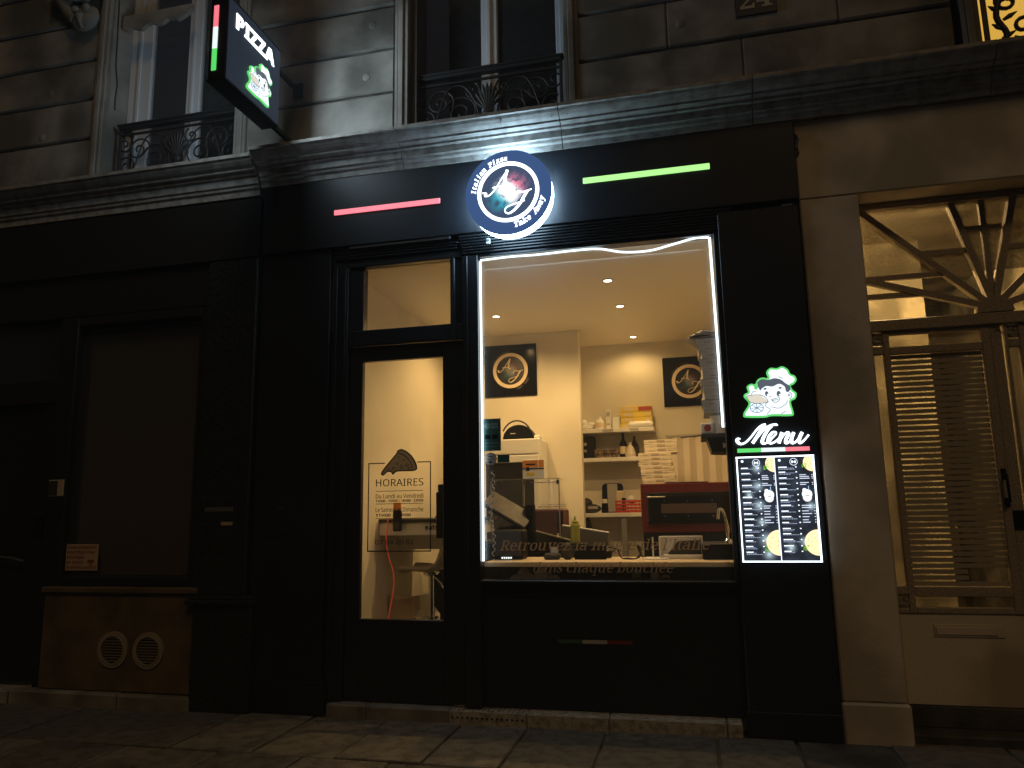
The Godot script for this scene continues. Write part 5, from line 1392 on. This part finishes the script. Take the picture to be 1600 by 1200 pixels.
	for k in 2:
		var p := thing("logo_poster", ["square black poster with a cream ring and script letters above the fridge", "square black poster with a cream ring and script letters, half hidden by stacked boxes"][k], "poster", [Vector3(-0.520, 2.932, -2.596), Vector3(1.378, 2.846, -3.456)][k])
		obj("board", S().box(-0.292, 0.292, -0.287, 0.287, 0.0, 0.012, 0.002), M.black_gloss, p)
		obj("ring", S().ring(Vector2.ZERO, 0.158, 0.196, 0.0125, 0.0145, 56), M.cream, p)
		var fc := S()
		for i in 40:
			var a := TAU * i / 40; var b := TAU * (i + 1) / 40
			fc.tri(Vector3(0, 0, 0.013), Vector3(cos(a), sin(a), 0.013 / 0.156) * 0.156, Vector3(cos(b), sin(b), 0.013 / 0.156) * 0.156, Vector3.BACK, Vector3.BACK, Vector3.BACK, Vector2(0.5, 0.5), Vector2(0.5 + cos(a) * 0.5, 0.5 - sin(a) * 0.5), Vector2(0.5 + cos(b) * 0.5, 0.5 - sin(b) * 0.5))
		obj("colour_cloud", fc, neb, p)
		var ls := S(); logo_letters(ls, Vector3(0, 0, 0.015), 0.78, 1.05, 0.25)
		obj("script_letters", ls, M.cream, p)
		var w := S(); arc_text(w, "Italian Pizza", Vector3(0, 0, 0.013), 0.212, 2.2, 0.022, false, serif)
		arc_text(w, "Take Away", Vector3(0, 0, 0.013), 0.216, -0.84, 0.024, true, serif)
		obj("lettering", w, M.poster_grey, p)
	# shelves in the recess
	for k in 3:
		var y: float = [2.310, 1.985, 1.375][k]
		var x1: float = [0.97, 0.81, 0.80][k]
		var sh := thing("wall_shelf", ["white wall shelf in the recess, topmost, holding cartons", "white wall shelf in the recess, the middle one with the egg tray", "white wall shelf in the recess, the low one with the red crate"][k], "shelf", Vector3(0, y, -3.30), "shelves in the recess")
		obj("board", S().box(0.005, x1, -0.045, 0.0, -0.155, 0.16, 0.004), M.white, sh)
		if k == 2: obj("upright", S().box(0.565, 0.625, -1.27, -0.046, 0.10, 0.14, 0.004), M.grey, sh)
		if k == 0:
			obj("clip_label", S().box(0.40, 0.52, -0.038, -0.006, 0.1605, 0.163).box(0.70, 0.80, -0.038, -0.006, 0.1605, 0.163), M.card_grey, sh)
	var y1 := 2.311
	var zc := -3.30
	var fb := thing("film_bag", "clump of clear plastic film at the left end of the top shelf", "bag", Vector3(0.20, y1, zc))
	obj("bag", S().ball(Vector3(0, 0.04, 0), Vector3(0.10, 0.045, 0.07), 11, 7).ball(Vector3(-0.03, 0.085, 0.02), Vector3(0.05, 0.045, 0.05), 9, 6).ball(Vector3(0.05, 0.065, 0.03), Vector3(0.05, 0.03, 0.04), 9, 6), M.film, fb)
	var jar := thing("clear_jar", "stubby clear jar with a narrow neck on the top shelf", "jar", Vector3(0.355, y1, zc + 0.02))
	obj("jar", S().lathe([Vector2(0, 0), Vector2(0.055, 0), Vector2(0.058, 0.02), Vector2(0.055, 0.085), Vector2(0.022, 0.125), Vector2(0.022, 0.15), Vector2(0, 0.152)], 16), M.film, jar)
	obj("label", S().lathe([Vector2(0.0592, 0.025), Vector2(0.0592, 0.075)], 16), M.cream, jar)
	var tc := thing("slim_carton", "tall slim white carton on the top shelf", "carton", Vector3(0.455, y1, zc))
	obj("carton", S().box(-0.028, 0.028, 0, 0.235, -0.03, 0.03, 0.003), M.white, tc)
	for e in [[0.15, 0.20], [0.05, 0.07]]: obj("print", S().box(-0.02, 0.02, e[0], e[1], 0.0305, 0.032), M.card_grey, tc)
	var sq := thing("square_jar", "square clear container beside the yellow cartons", "jar", Vector3(0.545, y1, zc))
	obj("jar", S().box(-0.045, 0.045, 0, 0.15, -0.04, 0.04, 0.01), M.film, sq)
	obj("lid", S().box(-0.048, 0.048, 0.151, 0.165, -0.043, 0.043, 0.005), M.card, sq)
	for k in 4:
		var yc := thing("yellow_carton", ["flat yellow carton at the bottom of the pile on the top shelf", "flat yellow carton second from the bottom of the pile on the top shelf", "flat yellow carton third from the bottom of the pile on the top shelf", "flat yellow carton with a red corner crowning the pile on the top shelf"][k], "carton", Vector3(0.775 + 0.006 * (k % 2), y1 + k * 0.062, zc - 0.02), "yellow cartons on the top shelf")
		obj("carton", S().box(-0.18, 0.17, 0, 0.060, -0.10, 0.09, 0.003), M.yellow, yc)
		for e in [[-0.14, -0.03], [0.10, 0.15]]: obj("print", S().box(e[0], e[1], 0.014, 0.046, 0.0905, 0.092), M.cream, yc)
		if k == 3: obj("red_corner", S().box(0.02, 0.17, 0.008, 0.055, 0.0925, 0.094), M.red_print, yc)
	var rp := thing("wrapped_roll", "silvery wrapped roll lying in front of the yellow cartons", "roll", Vector3(0.83, y1, zc + 0.115))
	obj("roll", S().tube([Vector3(-0.14, 0.035, 0), Vector3(-0.12, 0.036, 0), Vector3(0.08, 0.04, 0), Vector3(0.13, 0.036, 0)], [0.02, 0.034, 0.036, 0.02], 12), M.film, rp)
	# middle shelf
	var y2 := 1.986
	var ra := thing("black_radio", "black box with two round silver knobs at the left end of the middle shelf", "radio", Vector3(0.20, y2, zc))
	obj("case", S().box(-0.09, 0.09, 0, 0.25, -0.08, 0.08, 0.01), M.black, ra)
	for k in 2: obj("knob", S().cyl(Vector3(-0.01, 0.085 + k * 0.075, 0.08), Vector3(-0.01, 0.085 + k * 0.075, 0.10), 0.024, 0.020, 16), M.chrome, ra)
	obj("side_board", S().box(-0.108, -0.094, 0, 0.25, -0.08, 0.10, 0.003), M.white, ra)
	var eg := thing("egg_tray", "stack of two cardboard egg trays on the middle shelf", "egg tray", Vector3(0.425, y2, zc + 0.03))
	for k in 2:
		var tr := obj("tray", S().box(-0.135, 0.135, k * 0.048, 0.014 + k * 0.048, -0.11, 0.10, 0.004), M.egg_card, eg)
		for i in 6:
			obj("cup", S().lathe([Vector2(0.012, 0.0), Vector2(0.022, 0.026), Vector2(0.019, 0.03), Vector2(0, 0.03)], 8, Vector3(-0.112 + i * 0.045, 0.014 + k * 0.048, 0.075)), M.egg_card, tr)
	var wb := thing("dark_bottle", "dark glass bottle with a pale label on the middle shelf", "bottle", Vector3(0.612, y2, zc + 0.03))
	obj("bottle", S().lathe([Vector2(0, 0), Vector2(0.040, 0), Vector2(0.042, 0.01), Vector2(0.042, 0.15), Vector2(0.030, 0.185), Vector2(0.015, 0.205), Vector2(0.014, 0.262), Vector2(0.017, 0.264), Vector2(0.017, 0.278), Vector2(0, 0.279)], 18), M.black_gloss, wb)
	obj("label", S().lathe([Vector2(0.0428, 0.04), Vector2(0.0428, 0.125)], 18), M.cream, wb)
	var wb2 := thing("brown_bottle", "brown squat bottle behind the pale bag on the middle shelf", "bottle", Vector3(0.735, y2, zc - 0.02))
	obj("bottle", S().lathe([Vector2(0, 0), Vector2(0.05, 0), Vector2(0.052, 0.12), Vector2(0.03, 0.17), Vector2(0.014, 0.20), Vector2(0.014, 0.24), Vector2(0, 0.241)], 16), M.glass_dark, wb2)
	var wg := thing("pale_bag", "small pale gathered bag on the middle shelf", "bag", Vector3(0.695, y2, zc + 0.09))
	obj("bag", S().lathe([Vector2(0, 0), Vector2(0.055, 0.0), Vector2(0.06, 0.03), Vector2(0.04, 0.10), Vector2(0.014, 0.14), Vector2(0.024, 0.165), Vector2(0, 0.16)], 12), M.card, wg)
	# low shelf
	var y3 := 1.376
	var bb := thing("serving_board", "rounded black serving board with a pale centre standing at the back of the low shelf", "board", Vector3(0.46, y3, zc - 0.11))
	var rr := PackedVector2Array()
	for cc in [[0.075, 0.285, 0.0], [-0.075, 0.285, PI / 2]]:
		for p in circle(cc[0], cc[1], 0.045, cc[2], cc[2] + PI / 2, 7): rr.append(p)
	rr.append(Vector2(-0.12, 0)); rr.append(Vector2(0.12, 0))
	obj("board", S().prism(rr, 0.0, 0.016), M.black, bb)
	obj("pale_strip", S().box(-0.06, 0.055, 0.01, 0.322, 0.0165, 0.03, 0.004), M.card_grey, bb)
	var cl := thing("folded_bags", "untidy pile of dark folded bags at the left end of the low shelf", "bags", Vector3(0.23, y3, zc + 0.02))
	obj("pile", S().ball(Vector3(-0.02, 0.05, 0), Vector3(0.13, 0.055, 0.09), 10, 6).ball(Vector3(-0.06, 0.11, 0), Vector3(0.07, 0.06, 0.06), 9, 6), M.dark_grey, cl)
	obj("paper", S().box(-0.03, 0.08, 0.045, 0.075, 0.085, 0.10, 0.004), M.card_grey, cl)
	var sh2 := thing("pepper_mill", "black jar with a white lid on the low shelf", "jar", Vector3(0.385, y3, zc + 0.08))
	obj("jar", S().lathe([Vector2(0, 0), Vector2(0.036, 0), Vector2(0.040, 0.03), Vector2(0.034, 0.105), Vector2(0, 0.106)], 16), M.black_gloss, sh2)
	obj("lid", S().lathe([Vector2(0.030, 0.107), Vector2(0.030, 0.145), Vector2(0.026, 0.152), Vector2(0, 0.153)], 16), M.white, sh2)
	var rc := thing("red_crate", "open red plastic crate on the low shelf", "crate", Vector3(0.645, y3, zc + 0.06))
	var cs := S()
	for k in 4:
		cs.box(-0.135, 0.135, 0.004 + k * 0.036, 0.026 + k * 0.036, 0.085, 0.093, 0.002).box(-0.135, 0.135, 0.004 + k * 0.036, 0.026 + k * 0.036, -0.093, -0.085, 0.002)
		cs.box(-0.139, -0.131, 0.004 + k * 0.036, 0.026 + k * 0.036, -0.084, 0.084, 0.002).box(0.131, 0.139, 0.004 + k * 0.036, 0.026 + k * 0.036, -0.084, 0.084, 0.002)
	for k in 7: cs.box(-0.13 + k * 0.042, -0.122 + k * 0.042, 0.0, 0.134, 0.080, 0.084)
	cs.box(-0.135, 0.135, 0.0, 0.004, -0.09, 0.09)
	obj("crate", cs, M.red_plastic, rc)
	for k in 3:
		var it := thing("crate_packet", ["cream packet standing at the left of the red crate", "round white packet lying in the red crate", "black jar lid poking out of the red crate"][k], "packet", Vector3([0.56, 0.68, 0.60][k], y3 + 0.006, zc + 0.06), "packets in the red crate")
		if k == 0: obj("packet", S().box(-0.045, 0.045, 0.0, 0.235, -0.03, 0.03, 0.012), M.cream, it)
		elif k == 1: obj("packet", S().ball(Vector3(0, 0.135, 0), Vector3(0.055, 0.045, 0.05), 12, 8), M.white, it)
		else: obj("packet", S().cyl(Vector3(0, 0.0, 0.05), Vector3(0, 0.155, 0.05), 0.022, 0.022, 12), M.black, it)
	var hb := thing("hanging_bag", "black cloth bag hanging below the low shelf", "bag", Vector3(0.20, 1.02, -3.22))
	obj("bag", S().prism(PackedVector2Array([Vector2(-0.07, 0.30), Vector2(0.0, 0.31), Vector2(0.05, 0.12), Vector2(0.10, -0.05), Vector2(0.09, -0.35), Vector2(-0.10, -0.35)]), -0.05, 0.05), M.black, hb)

func kitchen_things() -> void:
	var o := thing("pizza_oven", "wide dark red pizza oven with a black glazed door", "oven", Vector3(1.265, 1.185, -2.72))
	obj("body", S().box(-0.42, 0.445, 0.0, 0.475, -0.40, 0.40, 0.008), M.oven_red, o)
	obj("front_panel", S().box(-0.355, 0.444, 0.085, 0.385, 0.4005, 0.415, 0.006), M.black, o)
	obj("door", S().box(-0.345, 0.440, 0.095, 0.355, 0.4155, 0.440, 0.006), M.black_gloss, o)
	var dn: Node3D = o.get_node("door")
	obj("window", S().box(-0.225, 0.300, 0.185, 0.275, 0.4405, 0.443, 0.003), M.oven_window_tone, dn)
	obj("bar", S().box(-0.36, -0.18, 0.335, 0.350, 0.441, 0.470, 0.004), M.steel, dn)
	for x in [-0.19, 0.03, 0.26]:
		for y in [0.155, 0.302]: obj("screw", S().cyl(Vector3(x, y, 0.44), Vector3(x, y, 0.446), 0.008, 0.006, 10), M.chrome, dn)
	obj("knob", S().cyl(Vector3(-0.36, 0.12, 0.40), Vector3(-0.36, 0.12, 0.425), 0.012, 0.010, 10), M.chrome, o)
	obj("badge", S().box(-0.40, -0.34, 0.37, 0.385, 0.4005, 0.403), M.dark_grey, o)
	obj("hood_seam", S().box(0.02, 0.024, 0.39, 0.47, 0.4005, 0.402), M.black, o)
	var st := thing("oven_stand", "black stand carrying the red oven", "stand", Vector3(1.265, 0.10, -2.72))
	obj("frame", S().box(-0.41, 0.435, 1.02, 1.080, -0.39, 0.39, 0.004).box(-0.41, 0.435, 0.30, 0.34, -0.39, 0.39, 0.004), M.black, st)
	obj("panel", S().box(-0.40, -0.20, 0.345, 1.018, 0.30, 0.38, 0.004).box(0.10, 0.425, 0.345, 1.018, 0.30, 0.38, 0.004), M.black, st)
	for x in [-0.39, 0.41]: obj("leg", S().box(x - 0.02, x + 0.02, 0.0, 1.02, 0.34, 0.385, 0.003), M.black, st)
	var pt := thing("oven_tray", "thin dark tray lying on top of the red oven", "tray", Vector3(1.28, 1.661, -2.45))
	obj("tray", S().box(-0.20, 0.22, 0.0, 0.010, -0.10, 0.10, 0.003), M.black, pt)
	# pizza boxes on the oven: one box, then its copies
	var ord := ["bottom box", "second box from the bottom", "third box from the bottom", "fourth box from the bottom", "fifth box from the bottom", "sixth box from the bottom", "seventh box from the bottom", "third from the top", "second from the top", "topmost box"]
	var first: Node3D = null
	for k in 10:
		var up := k >= 7
		var at := Vector3((1.050 if up else 1.010) + [0.018, 0.012, -0.004, 0.002, -0.012, -0.016, -0.022, 0.0, 0.006, -0.002][k], 1.661 + k * 0.0445, -2.62 - (0.02 if up else 0.0))
		var label: String = "white pizza box, the " + ord[k] + " in the pile on the red oven"
		if first == null:
			first = pizza_box("pizza_box", label, at, M.card, "pizza boxes piled on the oven")
			first.rotation.y = 0.03
		else:
			copy(first, label, at, [0.03, -0.02, 0.05, 0.0, -0.04, 0.02, 0.03, 0.06, 0.0, 0.04][k])
	# pizza boxes on the hanging shelf by the window
	var hs := thing("hanging_shelf", "dark hanging shelf beside the window carrying a pile of pizza boxes", "shelf", Vector3(1.68, 1.955, -0.58))
	obj("board", S().box(-0.25, 0.26, -0.03, 0.0, -0.20, 0.20, 0.003), M.dark_grey, hs)
	obj("bin", S().prism(PackedVector2Array([Vector2(-0.21, -0.032), Vector2(0.26, -0.032), Vector2(0.26, -0.16), Vector2(-0.18, -0.13)]), -0.19, 0.19), M.black, hs)
	obj("bin_label", S().prism(PackedVector2Array([Vector2(-0.10, -0.07), Vector2(-0.05, -0.09), Vector2(-0.10, -0.11)]), 0.191, 0.193), M.card_grey, hs)
	obj("rod", S().tube([Vector3(-0.40, -0.005, 0.0), Vector3(-0.24, 0.006, 0.0)], 0.005, 5), M.dark_grey, hs)
	first = null
	var ord2 := ["lowest", "second lowest", "third lowest", "fourth lowest", "fifth lowest", "sixth lowest", "seventh lowest", "eighth lowest", "third from the top", "second from the top", "topmost"]
	var tape := thing("white_paper_roll", "white paper roll standing under the pizza boxes at the window's right edge", "paper roll", Vector3(1.57, 1.955, -0.50))
	obj("roll", S().lathe([Vector2(0.018, 0), Vector2(0.068, 0), Vector2(0.068, 0.135), Vector2(0.018, 0.135)], 22), M.white, tape)
	var pk := thing("red_white_packet", "white and red packet lying on the hanging shelf", "packet", Vector3(1.475, 1.955, -0.46))
	obj("packet", S().box(-0.045, 0.05, 0.0, 0.085, -0.03, 0.03, 0.01), M.white, pk)
	obj("print", S().prism(circle(0.005, 0.045, 0.026, 0, TAU, 12), 0.0305, 0.032), M.red_print, pk)
	var sp := thing("box_riser", "dark riser under the pile of pizza boxes on the hanging shelf", "riser", Vector3(1.74, 1.955, -0.60))
	obj("riser", S().box(-0.09, 0.19, 0.0, 0.150, -0.16, 0.16, 0.003), M.card_grey, sp)
	for k in 11:
		var at := Vector3(1.645 + [0.0, -0.006, 0.004, 0.006, -0.008, 0.0, 0.005, -0.004, 0.004, -0.012, -0.018][k], 2.108 + k * 0.0515, -0.60)
		var label: String = "grey pizza box, " + ord2[k] + " in the pile at the window's right edge"
		if first == null: first = pizza_box("stacked_pizza_box", label, at, M.card_grey, "pizza boxes piled beside the window", 1.14)
		else: copy(first, label, at, [0.02, -0.03, 0.04, 0.0, -0.02, 0.05, 0.01, -0.03, 0.03, 0.0, -0.05][k])
	var bl := thing("box_blanks", "loose flattened box blanks and film on top of the window-side pile", "cardboard", Vector3(1.60, 2.675, -0.58))
	for k in 4:
		var s := S(); s.T = Transform3D(Basis.from_euler(Vector3(0.04 * k - 0.05, 0.2 * k - 0.3, 0.05 - 0.05 * k)), Vector3(0.01 * k - 0.02, 0.006 + 0.011 * k, 0))
		obj("blank", s.box(-0.19, 0.17, -0.003, 0.003, -0.17, 0.17), [M.card_grey, M.dark_grey, M.card_grey, M.film][k], bl)
	# corrugated screen behind the oven
	var cs := thing("folding_screen", "pale pleated screen standing against the back wall behind the oven", "screen", Vector3(1.50, 1.10, -3.36))
	for k in 12:
		var x := -0.40 + k * 0.068
		var s := S(); s.T = Transform3D(Basis(Vector3.UP, 0.55 if k % 2 == 0 else -0.55), Vector3(x, 0, 0))
		obj("pleat", s.box(-0.040, 0.040, 0.0, 1.10, -0.004, 0.004), M.card, cs)
	obj("rail", S().box(-0.42, 0.42, 1.105, 1.13, -0.02, 0.02, 0.003), M.card_grey, cs)

func pizza_box(called: String, label: String, at: Vector3, m: Material, group: String, k := 1.0) -> Node3D:
	var b := thing(called, label, "pizza box", at, group)
	var w := 0.163 * k
	var h := 0.043 * k
	obj("tray", S().box(-w, w, 0.0, h * 0.93, -w, w, 0.0015), m, b)
	var lid := S()
	lid.box(-w - 0.002, w + 0.002, h * 0.935, h, -w - 0.002, w + 0.002, 0.001)
	lid.prism(PackedVector2Array([Vector2(-w, h * 0.93), Vector2(-w, h * 0.52), Vector2(-w * 0.78, h * 0.45), Vector2(-w * 0.62, h * 0.66), Vector2(-w * 0.25, h * 0.60), Vector2(0, h * 0.40), Vector2(w * 0.25, h * 0.60), Vector2(w * 0.62, h * 0.66), Vector2(w * 0.78, h * 0.45), Vector2(w, h * 0.52), Vector2(w, h * 0.93)]), w + 0.0005, w + 0.003)
	obj("lid", lid, m, b)
	for e in [-0.57, 0.57]: obj("slot", S().box(w * (e - 0.15), w * (e + 0.15), h * 0.36, h * 0.43, w + 0.0003, w + 0.0012), M.card_print, b)
	if k == 1.0:
		for e in [[0.72, 0.84], [0.46, 0.58]]: obj("print", S().box(-0.035, 0.045, h * e[0], h * e[1], w + 0.0032, w + 0.004), M.card_print, b)
	return b
